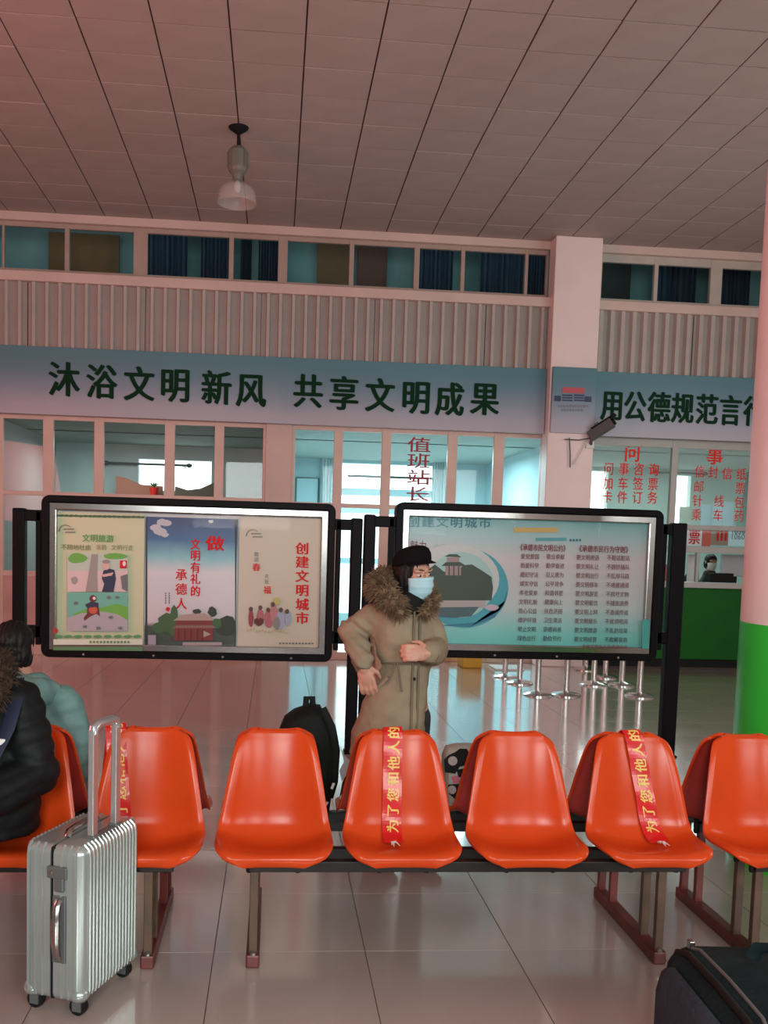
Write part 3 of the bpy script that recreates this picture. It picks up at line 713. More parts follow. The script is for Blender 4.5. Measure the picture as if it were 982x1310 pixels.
a, b = at(588, 800, YW-0.3), at(613, 800, YW-0.3)
tag(obj('storage_box', MB().box(a.x, b.x, YW-0.55, YW-0.2, 0, 0.42), M['yellow'], bevel=0.015), 'yellow box on the floor by the glass wall under the right noticeboard', 'box')
a, b = at(627, 800, YW-0.3), at(662, 800, YW-0.3)
tag(obj('floor_grille', MB().box(a.x, b.x, YW-0.7, YW-0.3, 0, 0.02), M['white'], bevel=0.004), 'white low step on the floor under the right noticeboard', 'step')

# ================================================================= NOTICEBOARDS
YN = 6.80
def rrect(x0, x1, z0, z1, r, y, k=6):
    pts = []
    for (cx_, cz_, a0) in ((x1-r, z1-r, 0), (x0+r, z1-r, 90), (x0+r, z0+r, 180), (x1-r, z0+r, 270)):
        for i in range(k+1):
            a_ = math.radians(a0+90*i/k); pts.append(V((cx_+r*math.cos(a_), y, cz_+r*math.sin(a_))))
    return pts
def ring_mb(x0, x1, z0, z1, r, wid, y0, y1):
    o_ = rrect(x0, x1, z0, z1, r, 0); i_ = rrect(x0+wid, x1-wid, z0+wid, z1-wid, max(r-wid, 0.002), 0)
    n = len(o_); mb = MB()
    f = [V((p.x, y0, p.z)) for p in o_]; fi = [V((p.x, y0, p.z)) for p in i_]; bo = [V((p.x, y1, p.z)) for p in o_]; bi = [V((p.x, y1, p.z)) for p in i_]
    mb.v = f+fi+bo+bi
    for j in range(n):
        k = (j+1) % n
        mb.f += [[j, k, n+k, n+j], [2*n+j, 3*n+j, 3*n+k, 2*n+k], [j, 2*n+j, 2*n+k, k], [n+j, n+k, 3*n+k, 3*n+j]]
    return mb
def noticeboard(x0, x1, z0, z1, posts, label):
    t = thing('noticeboard', ((x0+x1)/2, YN, 0), label, 'noticeboard')
    obj('outer_frame', ring_mb(x0, x1, z0, z1, 0.06, 0.05, YN-0.06, YN+0.08), M['black'], t, bevel=0.006)
    obj('inner_frame', ring_mb(x0+0.048, x1-0.048, z0+0.048, z1-0.048, 0.012, 0.055, YN-0.045, YN+0.05), M['chrome'], t, bevel=0.008)
    obj('back_panel', MB().box(x0+0.05, x1-0.05, YN+0.02, YN+0.05, z0+0.05, z1-0.05), M['paper'], t)
    obj('cover_glass', MB().box(x0+0.09, x1-0.09, YN-0.022, YN-0.018, z0+0.09, z1-0.09), M['board_glass'], t)
    for k in range(4):
        xx = x0+0.3+k*(x1-x0-0.6)/3
        obj('rivet', MB().ell((xx, YN-0.062, z0+0.025), (0.009, 0.005, 0.009), nu=8, nv=5), M['screw'], t)
    for (pa, pb, edge, zt) in posts:
        obj('post', MB().box(pa, pb, YN-0.04, YN+0.05, 0, zt), M['black'], t, bevel=0.012)
        obj('foot_plate', MB().box(pa-0.006, pb+0.006, YN-0.06, YN+0.09, 0, 0.012), M['black'], t)
        l, r = min(pb, edge) if edge > pb else edge, edge if edge > pb else pa
        for zz_, hh in ((zt-0.09, 0.08), (zt-0.10-(zt-z0)*0.78, 0.09)):
            obj('arm', MB().box(l-0.01, r+0.01, YN-0.03, YN+0.04, zz_, zz_+hh), M['black'], t, bevel=0.006)
        xs = edge-0.028 if edge > pb else edge+0.028     # thin upright beside the frame
        obj('side_bar', MB().box(xs-0.018, xs+0.018, YN-0.03, YN+0.04, zt-(zt-z0)*0.92, zt-0.02), M['black'], t, bevel=0.004)
    return t
A = at(55, 633.5, YN); B = at(427, 846, YN)
bx0, bx1, bz0, bz1 = at(55, 740, YN).x, at(426.5, 740, YN).x, B.z, at(240, 639, YN).z
nb1 = noticeboard(bx0, bx1, bz0, bz1, [(at(17, 740, YN).x, at(33, 740, YN).x, bx0, at(30, 650, YN).z), (at(447, 740, YN).x, at(461.5, 740, YN).x, bx1, at(455, 663, YN).z)],
                  'black framed noticeboard at the left holding three posters')
cx0, cx1, cz0, cz1 = at(503, 740, YN).x, at(841, 740, YN).x, at(670, 842, YN).z, at(670, 647.5, YN).z
nb2 = noticeboard(cx0, cx1, cz0, cz1, [(at(463.5, 740, YN).x, at(478, 740, YN).x, cx0, at(470, 658, YN).z), (at(853.5, 760, YN).x, at(872, 760, YN).x, cx1, at(860, 669, YN).z)],
                  'black framed noticeboard at the right holding one wide turquoise poster')
YP = YN-0.005
class Poster:
    def __init__(s, board, px0, px1, py0, py1, m):
        s.k = 0; a, b = at(px0, (py0+py1)/2, YP), at(px1, (py0+py1)/2, YP); c, d = at((px0+px1)/2, py0, YP), at((px0+px1)/2, py1, YP)
        s.b = (a.x, b.x, d.z, c.z); s.p = (px0, px1, py0, py1)
        s.o = obj('poster', MB().box(a.x, b.x, YP, YP+0.004, d.z, c.z), m, board)
    def pt(s, px, py, k=0):          # position on the sheet given as a pixel of the photograph
        p = at(px, py, YP); return V((min(max(p.x, s.b[0]), s.b[1]), YP-0.0006*(k or s.k), min(max(p.z, s.b[2]), s.b[3])))
    def poly(s, pts, m, name='printed_shape'):
        s.k += 1; obj(name, MB().add([s.pt(x, y) for x, y in pts], [tuple(range(len(pts)))]), m, s.o)
    def rect(s, x0, x1, y0, y1, m, name='printed_shape'): s.poly([(x0, y0), (x1, y0), (x1, y1), (x0, y1)], m, name)
    def blob(s, cx, cy, rx, ry, m, n=14, j=0.0, name='printed_shape'):
        s.poly([(cx+rx*math.cos(2*math.pi*i/n)*(1+random.uniform(-j, j)), cy+ry*math.sin(2*math.pi*i/n)*(1+random.uniform(-j, j))) for i in range(n)], m, name)
    def word(s, t, cx, cy, w, h, m, bold=0.0, name='lettering'):
        s.k += 1; c = s.pt(cx, cy); text(t, c, w*YP/F_PX, h*YP/F_PX, m, s.o, name, bold=bold, ext=0.0)
    def logo(s, x, y):
        g = flat('logo_grey', (0.22, 0.24, 0.20))
        pts = [(x+18*math.sin(a_*math.pi/24)*0.8+0, y-9*math.sin(a_*math.pi/14.0)) for a_ in range(0, 8)]
        for i in range(7):
            a0, a1 = math.pi*(1-i/9), math.pi*(1-(i+1)/9); r = 9
            s.poly([(x+9+r*math.cos(a0), y-r*math.sin(a0)), (x+9+r*math.cos(a1), y-r*math.sin(a1)), (x+9+(r-2+i*.2)*math.cos(a1), y-(r-2+i*.2)*math.sin(a1)), (x+9+(r-2+i*.2)*math.cos(a0), y-(r-2+i*.2)*math.sin(a0))], g, 'logo_arc')
        for k in range(2): s.rect(x+7+k*2, x+20+k*2, y-4+k*4, y-2.4+k*4, g, 'logo_bar')
# poster 1
GR = lambda n, *c: flat(n, c)
P1 = Poster(nb1, 69.5, 184, 656, 832, mat('cream_green_poster', (0.58, 0.62, 0.40), 0.5))
for k in range(19): P1.blob(72+k*6.2, 659.5+0.12*k, 4.2, 1.6, GR('moss_print', 0.06, 0.13, 0.06), 9, 0.2, 'printed_border')
P1.logo(75, 680)
P1.word('文明旅游', 126, 688.5, 39, 9.5, GR('leaf_print', 0.06, 0.33, 0.08), 0.02)
P1.word('不随地吐痰', 98, 700, 37, 7, GR('olive_print', 0.16, 0.25, 0.10), 0.01); P1.word('涂鸦', 130, 700, 13, 7, GR('olive_print', 0, 0, 0)); P1.word('文明行走', 157, 700.5, 28, 7, GR('olive_print', 0, 0, 0))
P1.rect(87, 164, 708, 757, GR('sky_print', 0.45, 0.58, 0.50)); P1.rect(87, 164, 730, 757, GR('pink_print', 0.62, 0.52, 0.52))
P1.blob(100, 714, 12.5, 6.5, GR('grass_print', 0.13, 0.42, 0.06), 12, 0.1); P1.blob(148, 711.5, 16, 4, GR('grass_print', 0, 0, 0), 12, 0.1); P1.blob(96, 742, 5, 5, GR('rock_print', 0.30, 0.30, 0.28), 9, 0.2)
P1.poly([(118, 709), (126, 709), (125, 735), (126, 757), (110, 757), (114, 735)], GR('trunk_print', 0.29, 0.29, 0.27))
P1.rect(154, 163, 717, 727, M['red_txt']); P1.blob(159.5, 721, 2.2, 3.2, M['paper'])
P1.poly([(133, 730), (140, 727), (147, 729), (149, 740), (146, 757), (131, 757), (134, 747), (131, 740)], GR('navy_print', 0.02, 0.025, 0.07)); P1.poly([(131, 735), (146, 732), (144, 736), (133, 738)], GR('face_print', 0.62, 0.42, 0.38))
P1.blob(136.5, 723.5, 5, 5.5, GR('face_print', 0, 0, 0)); P1.blob(136.5, 718.5, 5, 2.6, GR('greyhair_print', 0.28, 0.26, 0.25))
P1.poly([(155, 737), (164, 734), (164, 757), (157, 753)], GR('shadow_print', 0.13, 0.16, 0.17))
P1.rect(87, 164, 757.5, 807, GR('teal_print', 0.14, 0.45, 0.36)); P1.poly([(95, 785), (110, 779), (130, 777), (150, 772), (164, 776), (164, 795), (95, 790)], GR('grass_print', 0, 0, 0))
P1.poly([(87, 790), (105, 784), (130, 782), (150, 785), (164, 793), (164, 807), (87, 807)], GR('path_print', 0.38, 0.38, 0.42))
P1.poly([(113, 774), (127, 774), (129, 788), (124, 785), (117, 788), (109, 794), (108, 790), (112, 785)], GR('darkred_print', 0.13, 0.02, 0.02)); P1.blob(120, 780, 5.5, 5, GR('orange_print', 0.5, 0.10, 0.04))
P1.poly([(110, 773), (118, 769), (127, 771), (127, 776), (112, 777)], GR('navy_print', 0, 0, 0)); P1.blob(120, 765.5, 4.6, 4.6, GR('darkred_print', 0, 0, 0)); P1.blob(121.5, 765, 2, 2, M['paper'])
for x, y in ((98, 771), (140, 764), (151, 764), (110, 801), (127, 803), (143, 789), (155, 803)): P1.blob(x, y, 3, 2, GR('shadow_print', 0, 0, 0), 8, 0.3)
for k in range(9): P1.blob(76+k*12.6, 813.5, 6, 2, GR('fern_print', 0.08, 0.30, 0.12), 10, 0.2, 'printed_border')
P1.rect(70, 184, 817, 824, GR('pale_print', 0.60, 0.70, 0.58)); P1.rect(70, 184, 826.5, 832, GR('moss_edge', 0.10, 0.25, 0.11)); P1.blob(72.5, 806, 3.4, 3.4, GR('berry_print', 0.35, 0.03, 0.02))
for k in range(12): P1.rect(116+k*4.4, 118.8+k*4.4, 819, 822, GR('olive_print', 0, 0, 0), 'caption_mark')
# poster 2
z0p = at(244, 831, YP).z; z1p = at(244, 663, YP).z
P2 = Poster(nb1, 185.5, 303, 662.5, 832, ramp_mat('sky_poster', [(0.0, (0.03, 0.045, 0.04)), (0.20, (0.05, 0.07, 0.05)), (0.235, (0.60, 0.56, 0.60)), (0.62, (0.62, 0.62, 0.66)), (0.73, (0.22, 0.50, 0.56)), (0.86, (0.035, 0.12, 0.28)), (1.0, (0.022, 0.045, 0.16))], z0p, z1p, 0.4, wav=0.05, wscale=9))
P2.rect(185.5, 188.5, 663, 832, GR('dark_edge_print', 0.03, 0.035, 0.03)); P2.rect(300.5, 303, 663, 832, GR('dark_edge_print', 0, 0, 0))
for x, y, r in ((207, 668, 7), (213, 669, 7), (199, 675, 7), (205, 680, 8), (211, 684, 5), (270, 667, 3.5)): P2.blob(x, y, r, r*0.62, GR('cloud_print', 0.50, 0.52, 0.58), 12, 0.15)
rp = M['red_txt']
P2.word('做', 275, 695, 24, 19, rp, 0.03)
for ch, y in zip('文明有礼的', (696, 710.5, 726, 740.5, 756)): P2.word(ch, 250, y, 13, 14, rp, 0.03)
for ch, y in zip('承德人', (735, 753.5, 772)): P2.word(ch, 232, y, 15, 15, rp, 0.02)
for k in range(5): P2.rect(216, 217.4, 758+k*3, 760+k*3, M['rod'], 'caption_mark'); P2.rect(211.5, 212.8, 758+k*3, 760+k*3, M['rod'], 'caption_mark')
P2.blob(215, 779, 2.6, 2.8, rp)
tg, td = GR('tree_print', 0.04, 0.11, 0.035), GR('dark_tree_print', 0.018, 0.035, 0.018)
P2.blob(252, 782, 6, 3.5, td, 10, .2); P2.blob(272, 782, 6, 6, td, 11, .2); P2.blob(290, 800, 14, 12, td, 12, .15); P2.blob(276, 797, 8, 7, tg, 10, .2)
for x, y, rx, ry in ((213, 797, 11, 12), (223, 786, 5, 12), (222, 800, 9, 12), (203, 803, 8, 8)): P2.blob(x, y, rx, ry, tg, 12, .18)
P2.poly([(222, 793.5), (232, 786), (262, 784), (272, 790.5), (274, 793.5)], GR('roof_print', 0.36, 0.29, 0.26))
P2.poly([(226, 793.5), (272, 793.5), (271, 801), (225, 801)], GR('pavilion_print', 0.17, 0.02, 0.022)); P2.poly([(219, 803.5), (226, 799.5), (272, 799.5), (277, 803)], GR('roof_dark_print', 0.20, 0.12, 0.11))
P2.poly([(224, 803), (273, 803), (273, 819), (223, 819)], GR('pavilion_print', 0, 0, 0)); P2.poly([(260, 806), (270, 811), (260, 815)], GR('roof_print', 0, 0, 0))
for x in (228, 236, 244, 252, 259): P2.rect(x, x+1.4, 804, 819, GR('column_print', 0.06, 0.012, 0.012))
P2.rect(234, 284, 821, 825, GR('stone_print', 0.32, 0.29, 0.29)); P2.rect(190, 200, 812, 830, GR('water_print', 0.30, 0.30, 0.38))
# poster 3
P3 = Poster(nb1, 305, 411.5, 662.5, 832, mat('cream_poster', (0.57, 0.52, 0.42), 0.5))
P3.logo(314, 686)
for ch, y in zip('创建文明城市', (701.5, 719, 737, 755, 773, 790.5)): P3.word(ch, 386.5, y, 17.5, 15.5, rp, 0.032)
for ch, y in zip('歌颂', (709, 716)): P3.word(ch, 328, y, 6, 6, M['rod'])
P3.word('春', 328, 725.5, 11, 10, rp, 0.02)
for ch, y in zip('共祝', (737, 744)): P3.word(ch, 341, y, 5, 6, M['rod'])
P3.word('福', 342, 754.5, 10, 10, rp, 0.02)
P3.blob(354, 769, 4.5, 5, GR('yellow_print', 0.50, 0.45, 0.13))
for x, y, w, h, c in ((321, 790, 3.2, 13, 'wine'), (333, 789, 5, 11, 'rose'), (344, 792, 6, 11, 'rose'), (350, 784, 5, 12, 'pinkish'), (359, 792, 5.5, 13, 'bluish'), (368, 790, 4, 11, 'bluish'), (354, 797, 4, 9, 'greyish')):
    col = dict(wine=(0.30, 0.03, 0.06), rose=(0.42, 0.12, 0.15), pinkish=(0.45, 0.2, 0.22), bluish=(0.34, 0.38, 0.52), greyish=(0.2, 0.22, 0.2))[c]
    P3.blob(x, y, w, h, GR(c+'_print', *col), 10, 0.12)
for x, y in ((321, 779), (333, 777), (343, 780), (349, 773), (359, 780), (367, 782)): P3.blob(x, y, 2.7, 3.2, GR('brown_hair_print', 0.09, 0.035, 0.03), 9, 0.1)
P3.poly([(325, 792), (329, 790), (331, 792), (333, 790), (337, 792), (337, 797), (331, 801), (325, 797)], GR('heart_print', 0.10, 0.008, 0.012))
for k in range(14): P3.blob(317+k*3.8, 806+random.uniform(-2, 3), 1.3, 1.5, GR('petal_print', 0.42, 0.40, 0.2), 7, 0.2)
for k in range(11): P3.rect(357+k*4.1, 359.6+k*4.1, 821.5, 823.4, M['rod'], 'caption_mark')
# wide poster
za, zb_ = at(670, 828, YP).z, at(670, 656, YP).z
P4 = Poster(nb2, 512, 831.5, 657, 829, ramp_mat('turquoise_poster', [(0.0, (0.10, 0.50, 0.46)), (0.16, (0.20, 0.60, 0.57)), (0.36, (0.52, 0.60, 0.62)), (0.70, (0.60, 0.56, 0.58)), (0.88, (0.36, 0.56, 0.58)), (1.0, (0.20, 0.46, 0.48))], za, zb_, 0.45, wav=0.10, wscale=3))
tl = GR('teal_letter_print', 0.035, 0.20, 0.25)
for k, ch in enumerate('创建文明城市'): P4.word(ch, 529+k*18.2, 667.3+k*0.3, 17, 14, tl, 0.018)
P4.word('魅力', 535, 698, 22, 14, GR('brown_red_print', 0.22, 0.03, 0.05), 0.0); P4.word('承德', 562, 700, 16, 9, GR('pale_teal_print', 0.32, 0.50, 0.50))
P4.rect(657, 713, 675, 681, GR('yellow_bar_print', 0.60, 0.42, 0.13)); P4.rect(685, 724, 688, 692, GR('teal_bar_print', 0.10, 0.38, 0.44)); 
for k in range(4): P4.rect(728+k*4, 730.6+k*4, 689.5, 692.5, tl, 'caption_mark')
# ring with lake view
sw, sd = GR('ring_print', 0.06, 0.36, 0.44), GR('ring_dark_print', 0.03, 0.20, 0.32)
P4.blob(594, 752, 55.5, 51, sw, 40); P4.blob(580, 741, 58, 45, GR('ring_pale_print', 0.55, 0.58, 0.58), 36); P4.poly([(560, 800), (600, 802), (632, 790), (646, 768), (650, 750), (640, 780), (610, 796)], sd)
P4.blob(588, 748, 43, 42, GR('lake_sky_print', 0.36, 0.56, 0.54), 36)
dk, wt = GR('hill_print', 0.045, 0.07, 0.055), GR('lake_print', 0.06, 0.12, 0.14)
P4.poly([(549, 727), (556, 722), (567, 731), (580, 735), (592, 723), (603, 722), (616, 730), (628, 738), (630, 752), (628, 768), (549, 768)], dk)
P4.poly([(568, 712), (574, 709), (584, 709), (590, 713)], dk); P4.rect(571, 587, 713, 719, GR('pagoda_print', 0.34, 0.24, 0.25)); P4.poly([(564, 724), (570, 719), (588, 719), (596, 724)], dk); P4.rect(569, 589, 724, 736, GR('pagoda_print', 0, 0, 0))
for x in (573, 579, 585): P4.rect(x, x+1.6, 724, 736, dk)
P4.rect(549, 620, 768, 777, GR('shore_print', 0.40, 0.36, 0.36)); P4.poly([(549, 777), (612, 776), (602, 788), (580, 790), (549, 788)], wt); P4.blob(628, 777, 9, 4, GR('mauve_print', 0.45, 0.40, 0.48), 12, 0.1)
hd = GR('wine_letter_print', 0.19, 0.02, 0.04)
P4.word('《承德市民文明公约》', 693.5, 700.8, 67, 9, hd, 0.022); P4.word('《承德市民行为守则》', 771, 702.5, 73, 9, hd, 0.022)
L1 = '爱党爱国|热爱科学|遵纪守法|诚实守信|孝老爱亲|文明礼貌|热心公益|维护环境|举止文明|绿色出行'.split('|'); L2 = '敬业奉献|勤学奋进|见义勇为|公平竞争|和谐邻里|健康向上|扶危济困|卫生清洁|崇德尚善|勤俭节约'.split('|')
L3 = '要文明用语|要文明礼让|要文明出行|要文明停车|要文明游览|要文明餐饮|要文明上网|要文明娱乐|要文明旅游|要文明经营'.split('|'); L4 = '不粗话脏话|不拥挤插队|不乱穿马路|不堵塞通道|不损坏文物|不铺张浪费|不造谣传谣|不扰邻喧闹|不乱扔垃圾|不欺瞒客商'.split('|')
for r in range(10):
    cr_ = 1-abs(r-2.0)/9; ink = GR('body_ink_%d' % (r//4), *((0.19, 0.10, 0.11), (0.15, 0.10, 0.13), (0.05, 0.10, 0.11))[r//4])
    y = 711.8+r*11.55; x = -r*0.62
    P4.word(L1[r], 677+x, y, 24.5, 7, ink, 0.02); P4.word(L2[r], 709.5+x, y+0.3, 24.5, 7, ink, 0.02); P4.word(L3[r], 750.5+x*0.75, y+1.3, 30.5, 7, ink, 0.02); P4.word(L4[r], 789.5+x*0.8, y+1.8, 31, 7, ink, 0.02)
P4.word('争做文明有礼的承德市民', 771, 828.3-2.0, 62, 5, hd, 0.01)
P4.rect(818, 828, 792, 829, GR('edge_teal_print', 0.05, 0.36, 0.33))

# ================================================================= SEAT BENCHES
YS0, YMID = 3.30, 3.67               # front lip of the near row, mirror line between the rows
def shell_mb():
    # profile of the one-piece seat: (y, z, half width) from the front lip over the seat to the top of the back
    key = [(-0.002, 0.398, 0.122), (-0.009, 0.418, 0.166), (-0.001, 0.437, 0.193), (0.045, 0.439, 0.210), (0.12, 0.424, 0.214), (0.19, 0.415, 0.214), (0.245, 0.431, 0.211), (0.275, 0.475, 0.205),
           (0.288, 0.53, 0.196), (0.30, 0.60, 0.185), (0.313, 0.67, 0.173), (0.327, 0.74, 0.160), (0.338, 0.785, 0.148), (0.345, 0.808, 0.134), (0.349, 0.822, 0.113), (0.357, 0.829, 0.088)]
    prof = []
    for i in range(len(key)-1):
        for s in (0, 0.5):
            p = [key[max(i-1, 0)], key[i], key[i+1], key[min(i+2, len(key)-1)]]
            prof.append(tuple(0.5*((2*p[1][k])+(-p[0][k]+p[2][k])*s+(2*p[0][k]-5*p[1][k]+4*p[2][k]-p[3][k])*s*s+(-p[0][k]+3*p[1][k]-3*p[2][k]+p[3][k])*s**3) for k in range(3)))
    prof.append(key[-1])
    nu = 22; rows = []
    m_ = len(prof)
    for i, (y, z, w) in enumerate(prof):
        t = i/(m_-1); row = []
        a = V((0, prof[min(i+1, m_-1)][0]-prof[max(i-1, 0)][0], prof[min(i+1, m_-1)][1]-prof[max(i-1, 0)][1])).normalized()
        nrm = V((0, -a.z, a.y))                      # towards the sitter
        kd = (.010, .013, .019, .029, .042, .052, .055, .056, .054, .050, .044, .037, .029, .021, .013, .007); q = t*(len(kd)-1); q0 = min(int(q), len(kd)-2)
        dep = kd[q0]+(kd[q0+1]-kd[q0])*(q-q0)
        for j in range(nu+1):
            u = -1+2*j/nu; e = abs(u)
            lift = dep*e**2.3 - (0.010*max(0, (e-0.90)/0.10)**2)
            row.append(V((w*u*(1.0 if e < 0.93 else 1.0+0.012*(e-0.93)/0.07), y, z)) + nrm*lift)
        rows.append(row)
    return rows
def build_shell():
    rows = shell_mb(); n = len(rows[0]); th = 0.006
    def nrm(i, j):
        a = rows[min(i+1, len(rows)-1)][j]-rows[max(i-1, 0)][j]; b = rows[i][min(j+1, n-1)]-rows[i][max(j-1, 0)]
        return b.cross(a).normalized()
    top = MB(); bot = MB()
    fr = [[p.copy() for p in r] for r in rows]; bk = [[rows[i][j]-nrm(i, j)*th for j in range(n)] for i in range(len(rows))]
    def grid(mb, g, flip):
        k = len(mb.v); mb.v += [p for r in g for p in r]
        for i in range(len(g)-1):
            for j in range(n-1):
                q = [k+i*n+j, k+i*n+j+1, k+(i+1)*n+j+1, k+(i+1)*n+j]; mb.f.append(q[::-1] if flip else q)
    grid(top, fr, False)
    # rolled rim: boundary strip wrapping to the back
    bd = [(0, j) for j in range(n)]+[(i, n-1) for i in range(1, len(rows))]+[(len(rows)-1, j) for j in range(n-2, -1, -1)]+[(i, 0) for i in range(len(rows)-2, 0, -1)]
    mid = []
    cen = V((0, 0.17, 0.55))
    k = len(top.v)
    for (i, j) in bd:
        p = fr[i][j]; inn = fr[min(max(i, 1), len(rows)-2)][min(max(j, 1), n-2)]; out = (p-inn).normalized()
        top.v += [p+out*0.006-nrm(i, j)*0.003, bk[i][j]+out*0.005-nrm(i, j)*0.008, bk[i][j]-nrm(i, j)*0.004-out*0.004]
    m_ = len(bd)
    for a in range(m_):
        b = (a+1) % m_; ia = bd[a][0]*n+bd[a][1]; ib = bd[b][0]*n+bd[b][1]
        top.f += [[ib, ia, k+3*a, k+3*b], [k+3*b, k+3*a, k+3*a+1, k+3*b+1], [k+3*b+1, k+3*a+1, k+3*a+2, k+3*b+2]]
    grid(bot, bk, True)
    return top, bot
SH_TOP, SH_BOT = build_shell()
PITCH_X = 0.486
def bench(x0, label):
    """four seats a side, back to back; x0 is the middle of the leftmost seat"""
    t = thing('waiting_bench', (x0, YMID, 0), label, 'bench', 'orange waiting benches')
    xs = [x0+PITCH_X*i for i in range(4)]
    for row in (0, 1):
        for i, x in enumerate(xs):
            tr = Matrix.Translation((x, YS0, 0)) if row == 0 else Matrix.Translation((x, 2*YMID-YS0, 0)) @ Matrix.Rotation(math.pi, 4, 'Z')
            a = MB(); a.v = [tr @ p for p in SH_TOP.v]; a.f = SH_TOP.f; b = MB(); b.v = [tr @ p for p in SH_BOT.v]; b.f = SH_BOT.f
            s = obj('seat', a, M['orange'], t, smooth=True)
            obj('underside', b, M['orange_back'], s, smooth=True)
            for dx in (-0.09, 0.09):
                for dy in (0.07, 0.19):
                    p = tr @ V((dx, dy, 0.38)); obj('bolt', MB().lathe([(0.010, 0.352), (0.012, 0.36), (0.012, 0.412)], (p.x, p.y, 0), 8), M['rail'], s)
    rl = x0-0.09; rr = xs[3]+0.12
    for y in (YS0+0.06, YS0+0.20, 2*YMID-YS0-0.20, 2*YMID-YS0-0.06):
        obj('rail', MB().box(rl, rr, y-0.02, y+0.02, 0.362, 0.402), M['rail'], t, bevel=0.003)
    for lx_ in (x0-0.07, xs[3]+0.03):
        obj('runner', MB().box(lx_-0.025, lx_+0.025, YS0+0.03, 2*YMID-YS0-0.03, 0.0, 0.05), M['runner'], t, bevel=0.006)
        for y in (YS0+0.06, YS0+0.20, 2*YMID-YS0-0.20, 2*YMID-YS0-0.06):
            obj('leg', MB().box(lx_-0.016, lx_+0.016, y-0.014, y+0.014, 0.045, 0.365), M['post'] if y < YMID else M['runner'], t, bevel=0.003)
        for y in (YS0+0.04, 2*YMID-YS0-0.04): obj('foot_bolt', MB().lathe([(0.012, 0.05), (0.012, 0.058), (0.006, 0.062)], (lx_, y, 0), 8), M['screw'], t)
    return t
XB = 0.022
main = bench(XB, 'complete middle orange bench with four seats towards the camera')
dup(main, (XB-4*PITCH_X, YMID, 0), 'orange bench at the left edge, behind the silver suitcase')
dup(main, (XB+4*PITCH_X, YMID, 0), 'orange bench at the right edge, beside the black bag on the floor')

# ribbons laid over seats
def ribbon(xc, tilt, xoff, label, loose=True):
    w = 0.076; rows = shell_mb(); n = len(rows[0])
    pts = []
    for i in range(10, len(rows)):
        c = n//2
        a = rows[min(i+1, len(rows)-1)][c]-rows[max(i-1, 0)][c]; a.normalize(); nr = V((0, -a.z, a.y))
        pts.append((rows[i][c]+nr*0.012, nr))
    top = pts[-1][0]
    for (dy, dz) in ((0.012, 0.008), (0.024, 0.006), (0.032, -0.004)): pts.append((top+V((0, dy, dz)), V((0, 0.4, 0.9)).normalized()))
    for k in range(8): pts.append((top+V((0, 0.036, -0.02-0.04*k)), V((0, 1, 0))))
    s = [0.0]
    for i in range(1, len(pts)): s.append(s[-1]+(pts[i][0]-pts[i-1][0]).length)
    def place(along, across):
        i = max(j for j in range(len(s)) if s[j] <= max(0, min(along, s[-1]-1e-5))); i = min(i, len(pts)-2)
        f_ = (along-s[i])/(s[i+1]-s[i]); p = pts[i][0].lerp(pts[i+1][0], f_); nr = pts[i][1].lerp(pts[i+1][1], f_)
        # slant sideways with height; lift over the bucketed sides
        x = across + xoff + tilt*along
        wl = 0.19-0.03*min(1, along/0.5); lift = (0.05*math.exp(-((along-0.12)/0.14)**2)+0.010)*min(1.0, abs(x/wl))**2.6
        wob = 0.003*math.sin(along*38+across*20)
        return V((xc+x, YS0, 0))+p+nr*(lift+wob)
    N = 60; L = s[-1]; mb = MB(); Wd = 7
    for i in range(N+1):
        for j in range(Wd): mb.v.append(place(L*i/N, -w/2+w*j/(Wd-1)))
    for i in range(N):
        for j in range(Wd-1): a = i*Wd+j; mb.f.append([a, a+1, a+Wd+1, a+Wd])
    m2 = MB(); m2.v = [p.copy() for p in mb.v]; m2.f = mb.f
    t = obj('ribbon', mb, M['sash']); tag(t, label, 'ribbon', 'printed red ribbons on the seats')
    sol = t.modifiers.new('thickness', 'SOLIDIFY'); sol.thickness = 0.0015
    org = ORG[t.name]
    # lettering runs up the ribbon, turned a quarter turn to the left
    for k, ch in enumerate('为了您和他人的健康'):
        al = 0.085+0.062*k
        def off(p, al=al): return place(al+p.x, 0.003+p.y) + (place(al+p.x, p.y)-V((xc, YS0+0.15, 0.35+0.0*p.x))).normalized()*0 + V((0, -0.0022, 0.0012))
        text(ch, (0, 0, 0), 0.056, 0.050, M['gold'], t, 'character', xd=(1, 0, 0), yd=(0, -1, 0), bold=0.025, ext=0.0, off=off)
    if loose:
        e = place(0, 0); kn = MB()
        for k in range(5):
            d = V((random.uniform(-.02, .02), -0.03-0.008*k, 0.004)); kn.tube([e+V((0.004*k-0.008, 0, 0)), e+d*0.5+V((0, 0, 0.006)), e+d], [0.004, 0.003, 0.001], 5)
        obj('frayed_end', kn, M['white'], t)
    return t
ribbon(XB+PITCH_X-0.015, 0.010, -0.008, 'red ribbon with yellow characters hanging straight down the second seat of the middle bench')
ribbon(XB+3*PITCH_X+0.0, -0.155, 0.075, 'red ribbon with yellow characters lying slanted across the fourth seat of the middle bench')
ribbon(XB-PITCH_X-0.03, -0.10, -0.065, 'red ribbon with yellow characters on the seat behind the suitcase handle', False)

